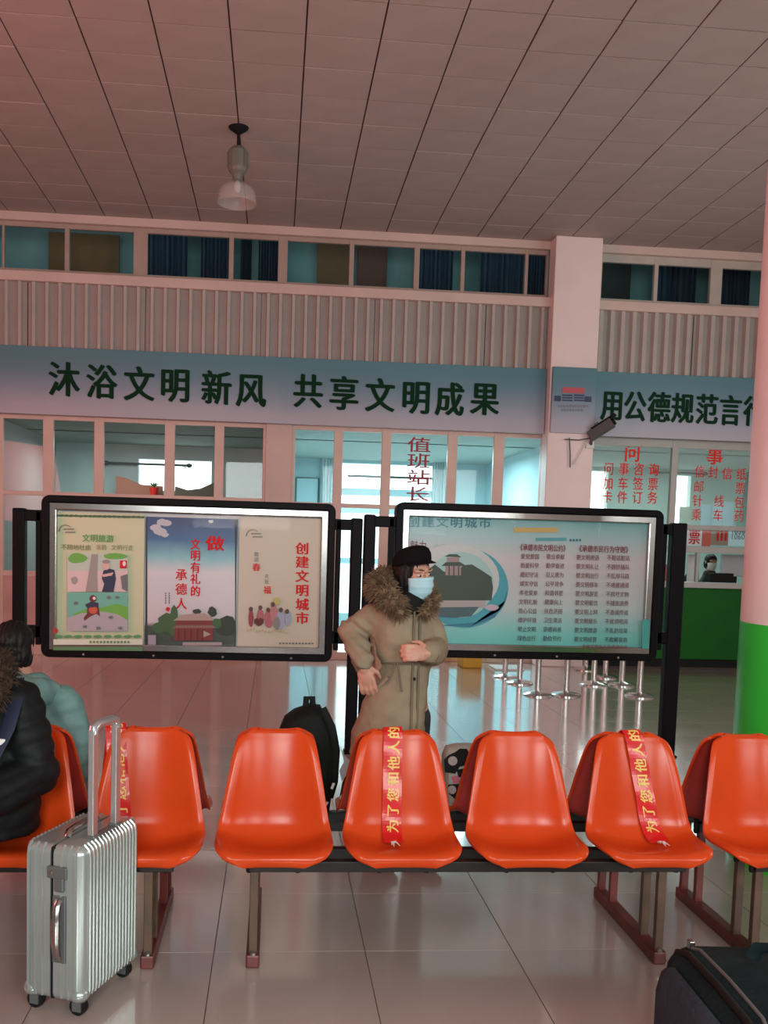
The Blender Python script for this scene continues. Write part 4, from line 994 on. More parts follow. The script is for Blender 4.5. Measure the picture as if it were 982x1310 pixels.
# ================================================================= PEOPLE
def rotm(yaw=0, pitch=0, roll=0): return Matrix.Rotation(yaw, 4, 'Z') @ Matrix.Rotation(pitch, 4, 'X') @ Matrix.Rotation(roll, 4, 'Y')
def head_prims(mb, H):
    def e(c, r): mb.ell(H @ V(c), r, H)
    e((0, .014, .028), (.073, .090, .082)); e((0, -.024, -.03), (.057, .060, .072)); e((0, -.058, -.088), (.026, .024, .022))
    for s in (-1, 1):
        e((s*.034, -.052, -.022), (.026, .026, .028)); e((s*.075, .010, -.008), (.011, .021, .031)); e((s*.031, -.066, .027), (.026, .018, .010)); e((s*.012, -.092, -.034), (.008, .010, .008))
    e((0, -.086, -.002), (.010, .014, .026)); e((0, -.096, -.028), (.012, .014, .012)); e((0, -.080, -.056), (.022, .010, .006)); e((0, -.078, -.067), (.019, .010, .007))
def face_parts(root, H, mask=None, hair=None):
    for s in (-1, 1):
        obj('eye', MB().ell(H @ V((s*.031, -.0695, .007)), (.0115, .0115, .0050), H, 12, 8), M['eye'], root, smooth=True)
        obj('iris', MB().ell(H @ V((s*.031, -.080, .006)), (.0056, .0022, .0056), H, 10, 6), M['iris'], root, smooth=True)
        obj('eyebrow', MB().tube([H @ V((s*x, y, z)) for x, y, z in ((.014, -.086, .030), (.030, -.084, .033), (.048, -.070, .029))], [.002, .0028, .0015], 6), M['hair'], root, smooth=True)
    if mask:
        mb = MB(); nu, nv = 18, 10; g = []
        for i in range(nv+1):
            t = i/nv; z = -.010-.100*t; row = []
            for j in range(nu+1):
                a = math.radians(-72+144*j/nu); bul = 1.0+0.06*math.sin(math.pi*min(1, t*1.15)); prof = .104-.004*t-.024*t*t
                x = .072*math.sin(a)*(1-.16*t*t)*1.02; y = -prof*math.cos(a)*bul*(0.55+.45)+0.002
                pl = 0.0032*math.sin(t*math.pi*7)*(1 if .15 < t < .8 else .2)
                zz = z+.010*math.cos(a)*(1 if t < .3 else 0)
                row.append(H @ V((x*(1+pl*8), y-pl-.008, zz)))
            g.append(row)
        mb.loft(g, cap=False, closed=False)
        o = obj('face_mask', mb, mask, root, smooth=True); s_ = o.modifiers.new('t', 'SOLIDIFY'); s_.thickness = .002
        for s in (-1, 1):
            for z in (-.008, -.085): obj('ear_loop', MB().tube([H @ V((s*.063, -.03, z)), H @ V((s*.080, .0, z*.5-.01)), H @ V((s*.081, .022, -.01))], .0014, 5), M['white'], root)
def hand_prims(mb, w, d, nrm, curl=0.5, side=1, sc=1.0):
    """wrist w, direction d of the fingers, palm normal nrm (fingers bend towards it)"""
    d = V(d).normalized(); nrm = V(nrm); nrm = (nrm-d*nrm.dot(d)).normalized(); y = nrm.cross(d)*side; w = V(w)
    R = Matrix((d, y, nrm)).transposed().to_4x4()
    mb.ell(w+d*.045*sc, (.050*sc, .039*sc, .017*sc), R); mb.limb([w-d*.015, w+d*.02], [.027*sc, .025*sc], 10)
    for i, ln in enumerate((.070, .080, .075, .060)):
        b = w+d*.080*sc+y*(-.0305+.0205*i)*sc; p = [b-d*.015]; ang = curl*.4; dirv = d
        for k, fr_ in enumerate((.42, .32, .26)):
            dirv = (d*math.cos(ang)+nrm*math.sin(ang)+y*(-.05+.035*i)).normalized()
            p.append(p[-1]+dirv*ln*fr_*sc+(d*.015 if k == 0 else V((0, 0, 0)))); ang += curl
        mb.limb(p, [.0112*sc, .0106*sc, .0096*sc, .0080*sc], 8)
    tb_ = w+d*.02*sc-y*.030*sc
    mb.limb([tb_, tb_+(d*.6-y*.6+nrm*.35).normalized()*.035*sc, tb_+(d*.6-y*.6+nrm*.35).normalized()*.035*sc+(d*.85-y*.1+nrm*.5).normalized()*.034*sc, ], [.013*sc, .0105*sc, .0075*sc], 8)
def body_mesh(J, H):
    mb = MB(); head_prims(mb, H)
    mb.limb([J['neck']-V((0, 0, .05)), J['neck']+V((0, 0, .02)), H @ V((0, .022, -.05))], [.062, .052, .053])
    up = J.get('front', V((0, -1, 0))); 
    mb.tube([J['hip'], J['hip'].lerp(J['chest'], .45), J['chest'], J['chest'].lerp(J['neck'], .7)], [(.155, .115), (.125, .10), (.155, .11), (.09, .075)], 16, up=up)
    mb.ell(J['hip'], (.15, .12, .11))
    for s in 'LR':
        mb.limb([J['sh'+s], J['el'+s], J['wr'+s]], [.050, .040, .027]); mb.limb([J['chest'].lerp(J['neck'], .5), J['sh'+s]], [.06, .052])
        mb.limb([J['hp'+s], J['kn'+s], J['an'+s]], [.082, .058, .040]); mb.limb([J['an'+s], J['to'+s]], [.040, .032])
        hand_prims(mb, J['wr'+s], *J['hand'+s])
    return fuse(mb, .0048, 3)
def tufts(mb_src_pts, n, ln, wd, droop=0.0):
    mb = MB()
    for _ in range(n):
        p, nr = random.choice(mb_src_pts); d = (nr+V((random.uniform(-.5, .5), random.uniform(-.5, .5), random.uniform(-.5, .5)-droop))).normalized()
        s = d.orthogonal().normalized()*wd; s2 = d.cross(s).normalized()*wd; l = ln*random.uniform(.5, 1.1); b = V((0, 0, -l*.25))
        mb.add([p-s, p+s, p+s2*1.5, p+d*l*.6+b*.4+s*.6, p+d*l*.6+b*.4-s*.6, p+d*l+b], [(0, 1, 3, 4), (1, 2, 3), (2, 0, 4), (4, 3, 5)])
    return mb
def fur_ring(path, rad, m, root, name, n=1500, ln=.05, seedjit=.02):
    mb = MB(); mb.tube(path, rad, 14)
    core = fuse(mb, .012, 2); core = displace(core, lambda p: noise.noise(p*26)*0.018)
    me = bpy.data.meshes.new('d'); me.from_pydata([tuple(p) for p in core.v], [], core.f); me.update()
    src = [(v.co.copy(), V(nv_.vector)) for v, nv_ in zip(me.vertices, me.vertex_normals)]; bpy.data.meshes.remove(me)
    o = obj(name, core, m, root, smooth=True)
    h = obj('fur_hairs', tufts(src, n, ln, .0028, .25), m, o); h['kind'] = 'stuff'
    return o
def shoe(root, an, to, m):
    mb = MB(); a, b = V(an), V(to); d = (b-a); d.z = 0; d.normalize()
    mb.ell(V((a.x, a.y, .05))+d*.07, (.05, .135, .05), Matrix.Rotation(math.atan2(-d.x, d.y), 4, 'Z')); mb.tube([V((a.x, a.y, .13)), V((a.x, a.y, .04))], .05, 10)
    f_ = fuse(mb, .009, 2); f_.v = [V((p.x, p.y, max(p.z, 0.0))) for p in f_.v]; obj('shoe', f_, m, root, smooth=True)

# ---- standing woman in the khaki parka
YPR = 4.45
def Q(px, py, dy=0.0): return at(px, py, YPR+dy)
hc = Q(529, 735, -.02)
HW = Matrix.Translation(hc) @ rotm(math.radians(34), math.radians(4), math.radians(-5)) @ Matrix.Scale(1.03, 4)
fx, fy = 0.60, -0.80
J = dict(hip=Q(508, 905), chest=Q(513, 815), neck=Q(518, 776), front=V((0, -1, 0)),
         shR=Q(486, 788), elR=Q(449, 806, .06), wrR=Q(465, 851, -.10), shL=Q(546, 790, .02), elL=Q(556, 832, -.03), wrL=Q(549, 836, -.24))
J['hpR'], J['hpL'] = J['hip']+V((-.08, 0, -.05)), J['hip']+V((.08, 0, -.05))
gx_, gy_ = J['hip'].x, YPR+.02
J['knR'], J['knL'] = V((gx_-.09, gy_-.02, .45)), V((gx_+.09, gy_-.02, .45)); J['anR'], J['anL'] = V((gx_-.09, gy_+.02, .08)), V((gx_+.10, gy_+.0, .08))
J['toR'], J['toL'] = J['anR']+V((.06, -.11, -.045)), J['anL']+V((.08, -.10, -.045))
J['handR'] = ((0.22, -.05, -1), (0.35, .9, 0.0), 0.42, 1, 1.08); J['handL'] = ((-1, -.22, .06), (.0, .85, -.25), 0.70, -1, 1.0)
pw = thing('person', (gx_, YPR, 0), 'standing person in a long khaki parka, black cap and blue mask, hand on hip', 'person')
obj('body', body_mesh(J, HW), M['skin'], pw, smooth=True)
face_parts(pw, HW, M['mask'])
hr = MB(); hr.ell(HW @ V((0, .022, .032)), (.080, .094, .084), HW, 20, 12); 
for s in (-1, 1): hr.ell(HW @ V((s*.064, .012, -.02)), (.026, .050, .085), HW)
hr.ell(HW @ V((0, .062, -.05)), (.065, .045, .085), HW)
hr = fuse(hr, .007, 2); Hi = HW.inverted(); hr = displace(hr, lambda p: .0025*math.sin((Hi @ p).x*420+noise.noise(p*20)*5)); obj('hair', hr, M['hair'], pw, smooth=True)
cp = MB(); cp.lathe([(.001, .112), (.03, .111), (.055, .104), (.075, .090), (.086, .066), (.089, .045), (.089, .030), (.084, .030), (.080, .06)], (0, 0, 0), 28)
cp.v = [HW @ V((p.x*.97, p.y*1.12+.016, p.z+.020-.30*p.y)) for p in cp.v]
cap = obj('cap', cp, M['cap'], pw, smooth=True)
br = MB(); rr0, rr1 = [], []
for i in range(15):
    a_ = math.radians(-62+124*i/14); rr0.append(HW @ V((.085*math.sin(a_), -.097*math.cos(a_)+.016, .050+.026*math.cos(a_)))); k_ = math.cos(a_)**.6 if math.cos(a_) > 0 else 0
    rr1.append(HW @ V((.090*math.sin(a_), -.097*math.cos(a_)+.016-.036*k_, .046+.026*math.cos(a_)-.004*k_)))
br.loft([rr0, rr1, [p+V((0, 0, -.004)) for p in rr1], [p+V((0, 0, -.005)) for p in rr0]], cap=False, closed=False); obj('brim', br, M['cap'], cap, smooth=True)
# parka
SIL = [(768, 492, 543, .085), (776, 480, 551, .115), (790, 473, 556, .140), (812, 474, 557, .155), (835, 478, 556, .160), (851, 482, 551, .150), (868, 477, 548, .160), (895, 466, 546, .180), (930, 455, 544, .200), (950, 449, 543, .208), (966, 446, 542, .212)]
def sil(py):
    for (a, b) in zip(SIL, SIL[1:]):
        if a[0] <= py <= b[0]:
            t = (py-a[0])/(b[0]-a[0]); return [a[k]+(b[k]-a[k])*t for k in range(4)]
    return list(SIL[0] if py < SIL[0][0] else SIL[-1])
ct = MB(); rings = []
for py in [768+i*5.5 for i in range(37)]:
    _, a, b, dp = sil(py); pa, pb = Q(a, py), Q(b, py); c = (pa+pb)/2; rx = (pb.x-pa.x)/2
    rings.append([c+V((rx*math.cos(2*math.pi*k/32), dp*math.sin(2*math.pi*k/32), 0)) for k in range(32)])
ct.loft(rings)
ct.limb([J['shR']+V((.02, 0, -.0)), J['shR'].lerp(J['elR'], .55), J['elR'], J['elR'].lerp(J['wrR'], .55), J['wrR']+V((0, 0, .015))], [.082, .072, .070, .062, .050])
ct.limb([J['shL']+V((-.02, 0, -.01)), J['shL'].lerp(J['elL'], .5), J['elL'], J['elL'].lerp(J['wrL'], .6), J['wrL'].lerp(J['elL'], .12)], [.078, .070, .070, .064, .058])
ct = fuse(ct, .010, 4)
def wr(p):
    f1 = noise.noise(V((p.x*9, p.y*9, p.z*13)))*.011+noise.noise(V((p.x*24+4, p.y*24, p.z*30)))*.004
    arm = .004*math.sin(p.z*95+p.x*60+noise.noise(p*9)*4)*(1 if p.x < J['shR'].x-.03 and p.z > .95 else 0)
    sk = .007*math.sin((p.x*30+p.z*9)+noise.noise(p*4)*3.5)*max(0, min(1, (.95-p.z)/.2))
    return f1+arm+sk
displace(ct, wr)
coat = obj('parka', ct, M['khaki'], pw, smooth=True)
def front(px, py, out=.012):
    _, a, b, dp = sil(py); pa, pb = Q(a, py), Q(b, py); c = (pa+pb)/2; rx = (pb.x-pa.x)/2; p = Q(px, py, -dp*.8); u = max(-.97, min(.97, (p.x-c.x)/rx))
    p = Q(px, py, -dp*math.sqrt(1-u*u)); return p+V((0, -out, 0))
for dx in (-3, 4.5):
    obj('placket', MB().tube([front(533+dx-(y-775)*.030, y, .008) for y in range(782, 962, 8)], [(.006, .007)]*23, 6), M['khaki_dark'], coat, smooth=True)
obj('waist_seam', MB().tube([front(x, 848+(x-500)*.03, .006) for x in range(488, 550, 6)], .007, 6), M['khaki_dark'], coat, smooth=True)
for pts in (((507, 846), (510, 862), (512, 878), (513, 884)), ((505, 846), (502, 858), (497, 868))):
    obj('drawstring', MB().tube([front(x, y, .020) for x, y in pts], .0045, 6), M['khaki_dark'], coat, smooth=True)
obj('pocket_flap', MB().tube([front(478, 884, .008), front(488, 874, .010), front(496, 866, .010)], [(.010, .012)]*3, 6), M['khaki'], coat, smooth=True)
p = front(529, 868, .014); obj('button', MB().ell(p, (.008, .005, .008), nu=10, nv=6), M['rubber'], coat, smooth=True)
cf = MB(); d_ = (J['wrL']-J['elL']).normalized(); q0 = J['wrL'].lerp(J['elL'], .16); cf.tube([q0-d_*.02, q0+d_*.035], [.052, .045], 16); obj('cuff', cf, M['rubber'], coat, smooth=True)
cf = MB(); d_ = (J['wrR']-J['elR']).normalized(); cf.tube([J['wrR']-d_*.04, J['wrR']+d_*.012], [.052, .045], 16); obj('cuff', cf, M['khaki_dark'], coat, smooth=True)
nk = MB(); nk.tube([Q(519, 752, .04), Q(525, 770, -.06), Q(531, 786, -.12)], [(.09, .06), (.075, .055), (.05, .03)], 16); obj('neck_warmer', fuse(nk, .01, 2), M['rubber'], pw, smooth=True)
# fur-lined hood lying around the neck
fp = [Q(546, 754, .02), Q(532, 750, .12), Q(508, 744, .14), Q(491, 742, .10), Q(484, 748, .0), Q(494, 762, -.10), Q(507, 775, -.145), Q(516, 785, -.16)]
fur_ring(fp, [.030, .040, .050, .058, .058, .050, .042, .024], M['fur'], coat, 'fur_trim', 2600, .045)
fp2 = [Q(546, 752, .02), Q(552, 764, -.05), Q(550, 778, -.12), Q(540, 787, -.155)]
fur_ring(fp2, [.028, .027, .026, .018], M['fur'], coat, 'fur_trim', 900, .032)
tr_ = MB()
for s in 'RL': tr_.limb([J['hp'+s], J['kn'+s], J['an'+s]+V((0, 0, .02))], [.09, .068, .056])
obj('trousers', fuse(tr_, .012, 2), M['trousers'], pw, smooth=True)
for s in 'RL': shoe(pw, J['an'+s], J['to'+s], M['shoe'])

def quilt(mb, path_z, amp, pitch):
    return displace(mb, lambda p: amp*(abs(math.sin(math.pi*(p.z+0.02*math.sin(p.x*18))/pitch))**0.6-.6)+noise.noise(p*18)*.006)
def seated(label, J, H, coatm, torso, arm, hairfn=None, mask=None, legs=True, trm=None, pitch=.075):
    root = thing('person', (J['hip'].x, J['hip'].y, 0), label, 'person')
    obj('body', body_mesh(J, H), M['skin'], root, smooth=True); face_parts(root, H, mask)
    h = MB(); h.ell(H @ V((0, .022, .030)), (.084, .098, .090), H, 20, 12); h.ell(H @ V((0, .060, -.045)), (.070, .048, .085), H)
    for s in (-1, 1): h.ell(H @ V((s*.060, .030, -.03)), (.030, .052, .07), H)
    h = fuse(h, .008, 2); Hi_ = H.inverted(); displace(h, lambda p: .003*math.sin((Hi_ @ p).x*380+noise.noise(p*20)*5)); obj('hair', h, M['hair'], root, smooth=True)
    c = MB(); c.tube([p for p, r in torso], [r for p, r in torso], 20, up=V((0, -1, 0)))
    for s in 'LR': c.limb([J['sh'+s], J['sh'+s].lerp(J['el'+s], .5), J['el'+s], J['el'+s].lerp(J['wr'+s], .5), J['wr'+s].lerp(J['el'+s], .06)], arm)
    c = quilt(fuse(c, .012, 4), 0, .009, pitch); co = obj('puffer_coat', c, coatm, root, smooth=True)
    if legs:
        t = MB()
        for s in 'LR': t.limb([J['hp'+s], J['kn'+s], J['an'+s]+V((0, 0, .03))], [.095, .075, .06])
        t.ell(J['hip'], (.17, .13, .11)); obj('trousers', fuse(t, .013, 2), trm or M['trousers'], root, smooth=True)
        for s in 'LR': shoe(root, J['an'+s], J['to'+s], M['shoe'])
    return root, co

# ---- person in the black coat, near row at the left edge
sx = XB-2*PITCH_X-0.135; sy = 3.45; sz = .44
J = dict(hip=V((sx, sy+.02, sz+.10)), chest=V((sx-.02, sy-.03, .83)), neck=V((sx-.05, sy-.04, 1.05)),
         shR=V((sx-.20, sy-.03, .965)), elR=V((sx-.27, sy-.08, .72)), wrR=V((sx-.16, sy-.32, .66)), shL=V((sx+.165, sy-.03, .965)), elL=V((sx+.235, sy-.06, .72)), wrL=V((sx+.05, sy-.29, .63)),
         hpR=V((sx-.11, sy, sz+.09)), hpL=V((sx+.06, sy, sz+.09)), knR=V((sx-.30, sy-.40, .47)), knL=V((sx-.10, sy-.42, .47)),
         anR=V((sx-.32, sy-.42, .08)), anL=V((sx-.14, sy-.46, .08)), toR=V((sx-.34, sy-.55, .035)), toL=V((sx-.16, sy-.58, .035)),
         handR=((.8, -.5, -.1), (0, .1, -1), .5, 1, 1.0), handL=((-.8, -.5, -.1), (0, .1, -1), .5, -1, 1.0))
HB = Matrix.Translation((sx-.12, sy-.09, 1.20)) @ rotm(math.radians(-25), math.radians(12), 0)
tor = [(J['hip']+V((0, 0, -.06)), (.23, .17)), (J['hip']+V((0, 0, .06)), (.235, .18)), (J['hip'].lerp(J['chest'], .5), (.215, .16)), (J['chest'], (.21, .15)), (J['chest'].lerp(J['neck'], .65), (.16, .11)), (J['neck']+V((0, 0, .01)), (.09, .085))]
pb_, co = seated('person in a black puffer coat with brown fur collar seated at the left edge', J, HB, M['puffer'], tor, [.090, .090, .088, .080, .064])
fur_ring([V((sx+.125, sy-.03, 1.065)), V((sx+.07, sy+.07, 1.11)), V((sx-.06, sy+.09, 1.11)), V((sx-.18, sy+.05, 1.03)), V((sx-.16, sy-.12, .96)), V((sx-.06, sy-.18, .92))], [.035, .04, .045, .04, .035, .026], M['fur_dark'], co, 'fur_collar', 1300, .04)
fur_ring([V((sx+.125, sy-.03, 1.065)), V((sx+.12, sy-.12, 1.01)), V((sx+.03, sy-.18, .94))], [.036, .036, .026], M['fur_dark'], co, 'fur_collar', 600, .038)
obj('shoulder_strap', MB().tube([V((sx+.15, sy+.0, 1.045)), V((sx+.175, sy-.11, .985)), V((sx+.165, sy-.165, .90)), V((sx+.12, sy-.19, .80))], [(.032, .007)]*4, 8, up=V((0, -1, 0))), M['strap'], pb_, smooth=True)
obj('strap_buckle', MB().box(sx+.135, sx+.165, sy-.19, sy-.17, .845, .868), M['white'], pb_, bevel=.004)

# ---- person in the pale teal coat, far row
yr = 2*YMID-3.47
tx_ = -1.0
J = dict(hip=V((tx_+.04, yr+.02, sz+.10)), chest=V((tx_-.03, yr+.12, .82)), neck=V((tx_-.07, yr+.15, .96)),
         shL=V((tx_-.22, yr+.12, .88)), elL=V((tx_-.28, yr+.16, .66)), wrL=V((tx_-.14, yr+.36, .60)), shR=V((tx_+.12, yr+.08, .86)), elR=V((tx_+.185, yr+.06, .705)), wrR=V((tx_+.16, yr+.14, .50)),
         hpL=V((tx_-.05, yr, sz+.09)), hpR=V((tx_+.12, yr, sz+.09)), knL=V((tx_-.07, yr+.42, .47)), knR=V((tx_+.12, yr+.42, .47)),
         anL=V((tx_-.07, yr+.42, .08)), anR=V((tx_+.12, yr+.42, .08)), toL=V((tx_-.07, yr+.56, .035)), toR=V((tx_+.13, yr+.56, .035)),
         handL=((.5, .8, -.1), (0, 0, -1), .5, -1, 1.0), handR=((-.1, .5, -.8), (-.6, .5, 0), .5, 1, 1.0))
HM = Matrix.Translation((tx_-.11, yr+.20, 1.085)) @ rotm(math.radians(172), math.radians(14), 0)
tor = [(J['hip']+V((0, 0, -.06)), (.20, .15)), (J['hip']+V((0, 0, .06)), (.20, .16)), (J['hip'].lerp(J['chest'], .5), (.185, .15)), (J['chest'], (.19, .14)), (J['chest'].lerp(J['neck'], .6), (.15, .12)), (J['neck']+V((0, 0, .01)), (.09, .085))]
pm, co = seated('person in a pale teal quilted coat with black hair facing away behind the black coat', J, HM, M['mint'], tor, [.086, .080, .078, .070, .056])
obj('hood', displace(fuse(MB().tube([V((tx_-.22, yr+.10, .965)), V((tx_-.10, yr+.0, .945)), V((tx_+.04, yr+.0, .92)), V((tx_+.085, yr+.08, .93))], [.06, .075, .07, .045], 14), .012, 3), lambda p: noise.noise(p*20)*.012), M['mint'], co, smooth=True)

# ---- clerk behind the hatch
yk = YW+1.05; c0 = at(908.5, 719, yk); kx = c0.x
J = dict(hip=V((kx, yk+.05, .62)), chest=V((kx, yk+.02, 1.0)), neck=V((kx, yk, c0.z-.14)), shL=V((kx+.17, yk, 1.07)), elL=V((kx+.24, yk-.05, .86)), wrL=V((kx+.12, yk-.26, .80)),
         shR=V((kx-.17, yk, 1.07)), elR=V((kx-.24, yk-.05, .86)), wrR=V((kx-.12, yk-.26, .80)), hpL=V((kx+.09, yk+.05, .58)), hpR=V((kx-.09, yk+.05, .58)), knL=V((kx+.1, yk-.36, .56)), knR=V((kx-.1, yk-.36, .56)),
         anL=V((kx+.1, yk-.34, .1)), anR=V((kx-.1, yk-.34, .1)), toL=V((kx+.1, yk-.48, .04)), toR=V((kx-.1, yk-.48, .04)), handL=((-.5, -.8, 0), (0, 0, -1), .4, -1, 1.0), handR=((.5, -.8, 0), (0, 0, -1), .4, 1, 1.0))
HC = Matrix.Translation((kx, yk-.02, c0.z)) @ rotm(0, math.radians(6), 0)
tor = [(J['hip'], (.19, .14)), (J['hip'].lerp(J['chest'], .5), (.18, .13)), (J['chest'], (.20, .13)), (J['chest'].lerp(J['neck'], .6), (.13, .1)), (J['neck']+V((0, 0, .01)), (.075, .07))]
seated('seated clerk in black with a white mask behind the enquiry counter', J, HC, mat('black_uniform', (.012, .013, .014), .8), tor, [.075, .066, .06, .055, .045], mask=M['white_mask'], pitch=.3)
stl = thing('stool', (kx, yk+.05, 0), 'black stool under the clerk behind the counter', 'stool')
obj('seat', MB().lathe([(.17, .44), (.18, .46), (.17, .49)], (kx, yk+.05, 0), 18), M['rubber'], stl); obj('column', MB().lathe([(.03, .03), (.03, .44)], (kx, yk+.05, 0), 10), M['steel'], stl); obj('base', MB().lathe([(.2, 0), (.2, .015), (.04, .035)], (kx, yk+.05, 0), 18), M['steel'], stl)
oc = at(885, 741, YW+1.95)
och = thing('office_chair', (oc.x, YW+1.95, 0), 'black office chair beside the clerk, left of the white-masked face', 'chair')
obj('backrest', MB().prism([at(x, y, YW+1.95) for x, y in ((874, 748), (876, 738), (884, 728), (891, 724), (894, 727), (894, 748))], .06), M['rubber'], och, bevel=.015)
obj('seat', MB().box(oc.x-.2, oc.x+.2, YW+1.6, YW+2.0, .44, .5), M['rubber'], och, bevel=.02); obj('column', MB().lathe([(.03, .03), (.03, .45)], (oc.x, YW+1.8, 0), 10), M['steel'], och)
obj('base', MB().lathe([(.22, 0), (.22, .015), (.04, .035)], (oc.x, YW+1.8, 0), 18), M['steel'], och); obj('stem', MB().box(oc.x-.02, oc.x+.02, YW+1.99, YW+2.02, .46, 1.0), M['rubber'], och)

# ================================================================= LUGGAGE
def rbox(w, d, z0, z1, r, k=5):
    """box with rounded vertical edges and softened top and bottom, as stacked outlines"""
    def outline(s, z):
        pts = []; rr = r
        for (sx_, sy_, a0) in ((1, 1, 0), (-1, 1, 90), (-1, -1, 180), (1, -1, 270)):
            for i in range(k+1):
                a_ = math.radians(a0+90*i/k); pts.append(V(((w/2-rr)*sx_+rr*math.cos(a_)-s*sx_*0-s*math.cos(a_), (d/2-rr)*sy_+rr*math.sin(a_)-s*math.sin(a_), z)))
        return pts
    rs = []
    for i in range(k+1):
        a_ = math.pi/2*i/k; rs.append(outline(r*.7*(1-math.sin(a_)), z0+r*.7*(1-math.cos(a_))))
    for i in range(k+1):
        a_ = math.pi/2*(1-i/k); rs.append(outline(r*.7*(1-math.sin(a_)), z1-r*.7*(1-math.cos(a_))))
    return MB().loft(rs)
sc = thing('suitcase', (-0.632, 3.175, 0), 'silver ribbed hard-shell suitcase with raised handle standing on the floor at the left', 'suitcase')
ORG[sc.name] = V((0, 0, 0)); sc.rotation_euler = (0, 0, math.radians(69))
SW, SD, SZ0, SZ1 = .375, .232, .055, .578
def part(name, mb, m, par=sc, **k): o = obj(name, mb, m, par, **k); return o
half = SD/2-.006
for sgn in (-1, 1):
    b = rbox(SW, SD, SZ0, SZ1, .045)
    b.v = [V((p.x, max(p.y, .006) if sgn > 0 else min(p.y, -.006), p.z)) for p in b.v]
    part('shell_half', b, M['silver'], smooth=True)
part('zip_band', rbox(SW-.006, .016, SZ0+.006, SZ1-.006, .007), M['rubber'])
# raised ribs that wrap the shells
for k in range(15):
    x = -SW/2+.042+k*(SW-.084)/14
    for sgn in (-1, 1):
        part('rib', MB().tube([(x, sgn*(SD/2-.022), SZ1+.001), (x, sgn*(SD/2-.004), SZ1-.016), (x, sgn*(SD/2+.001), SZ1-.04), (x, sgn*(SD/2+.001), SZ0+.04), (x, sgn*(SD/2-.004), SZ0+.016)], .0045, 6), M['silver'], smooth=True)
for sx_ in (-1, 1):
    for y in (-.088, -.062, -.036, .036, .062, .088):
        part('rib', MB().tube([(sx_*(SW/2-.02), y, SZ1+.0), (sx_*(SW/2-.004), y, SZ1-.014), (sx_*(SW/2+.001), y, SZ1-.04), (sx_*(SW/2+.001), y, SZ0+.04), (sx_*(SW/2-.004), y, SZ0+.014)], .0050, 6), M['silver'], smooth=True)
# lock and carry handles on the narrow side that faces the camera (local -x) and on the top
lk = part('lock', MB().box(-SW/2-.012, -SW/2+.004, -.062, .012, SZ1-.105, SZ1-.065), M['silver_dark'], bevel=.004)
obj('lock_button', MB().box(-SW/2-.016, -SW/2-.010, -.012, .004, SZ1-.092, SZ1-.080), M['chrome'], lk, bevel=.002)
obj('lock_plate', MB().box(-SW/2-.010, -SW/2+.004, -.05, -.012, SZ1-.15, SZ1-.10), M['silver_dark'], lk, bevel=.008)
def carry(mb_pts, name='carry_handle'):
    h = part(name, MB().tube(mb_pts, [(.014, .008)]*len(mb_pts), 8), M['chrome'], smooth=True); return h
xh = -SW/2
ch_ = carry([(xh-.004, -.03, .40), (xh-.022, -.03, .385), (xh-.028, -.03, .335), (xh-.028, -.03, .27), (xh-.022, -.03, .225), (xh-.004, -.03, .205)])
obj('handle_recess', MB().box(xh-.006, xh+.002, -.055, -.005, .19, .415), M['silver_dark'], ch_, bevel=.012)
carry([(-.10, .0, SZ1+.002), (-.088, .0, SZ1+.020), (-.03, .0, SZ1+.026), (.03, .0, SZ1+.026), (.075, .0, SZ1+.020), (.088, .0, SZ1+.002)])
# telescopic handle beside the broad ribbed face (local -y)
hy = -.078
for x in (-.072, .072):
    part('handle_tube', MB().box(x-.015, x+.015, hy-.011, hy+.011, SZ1-.06, .945), M['handle_al'], bevel=.003)
    part('handle_socket', MB().box(x-.02, x+.02, hy-.018, hy+.018, SZ1-.02, SZ1+.012), M['silver_dark'], bevel=.005)
    for z in (.70, .80): part('handle_button', MB().ell((x, hy-.0085, z), (.003, .0016, .003), nu=8, nv=5), M['rubber'])
part('handle_grip', MB().tube([(-.0725, hy, .928), (-.070, hy, .950), (-.050, hy, .958), (.050, hy, .958), (.070, hy, .950), (.0725, hy, .928)], [(.015, .017)]*6, 10), M['handle_al'], smooth=True)
part('handle_cup', rbox(.17, .05, SZ1-.035, SZ1+.004, .02).xf(Matrix.Translation((0, hy, 0))), M['silver_dark'], smooth=True)
for x in (-1, 1):
    for y in (-1, 1):
        wx, wy = x*(SW/2-.045), y*(SD/2-.035)
        fk = part('caster', MB().lathe([(.018, .046), (.022, .052), (.022, .06)], (wx, wy, 0), 12).box(wx-.020, wx-.014, wy-.012, wy+.020, .018, .055).box(wx+.014, wx+.020, wy-.012, wy+.020, .018, .055), M['silver_dark'])
        obj('wheel', MB().lathe([(.016, -.014), (.029, -.012), (.030, 0), (.029, .012), (.016, .014)], (0, 0, 0), 18, Matrix.Rotation(math.pi/2, 4, 'Y')).xf(Matrix.Translation((wx, wy+.006, .030))), M['rubber'], fk, smooth=True)
for x in (-1, 1):
    for y in (-1, 1): part('corner_guard', MB().ell((x*(SW/2-.03), y*(SD/2-.03), SZ0+.025), (.035, .035, .028), nu=12, nv=8), M['silver'], smooth=True)

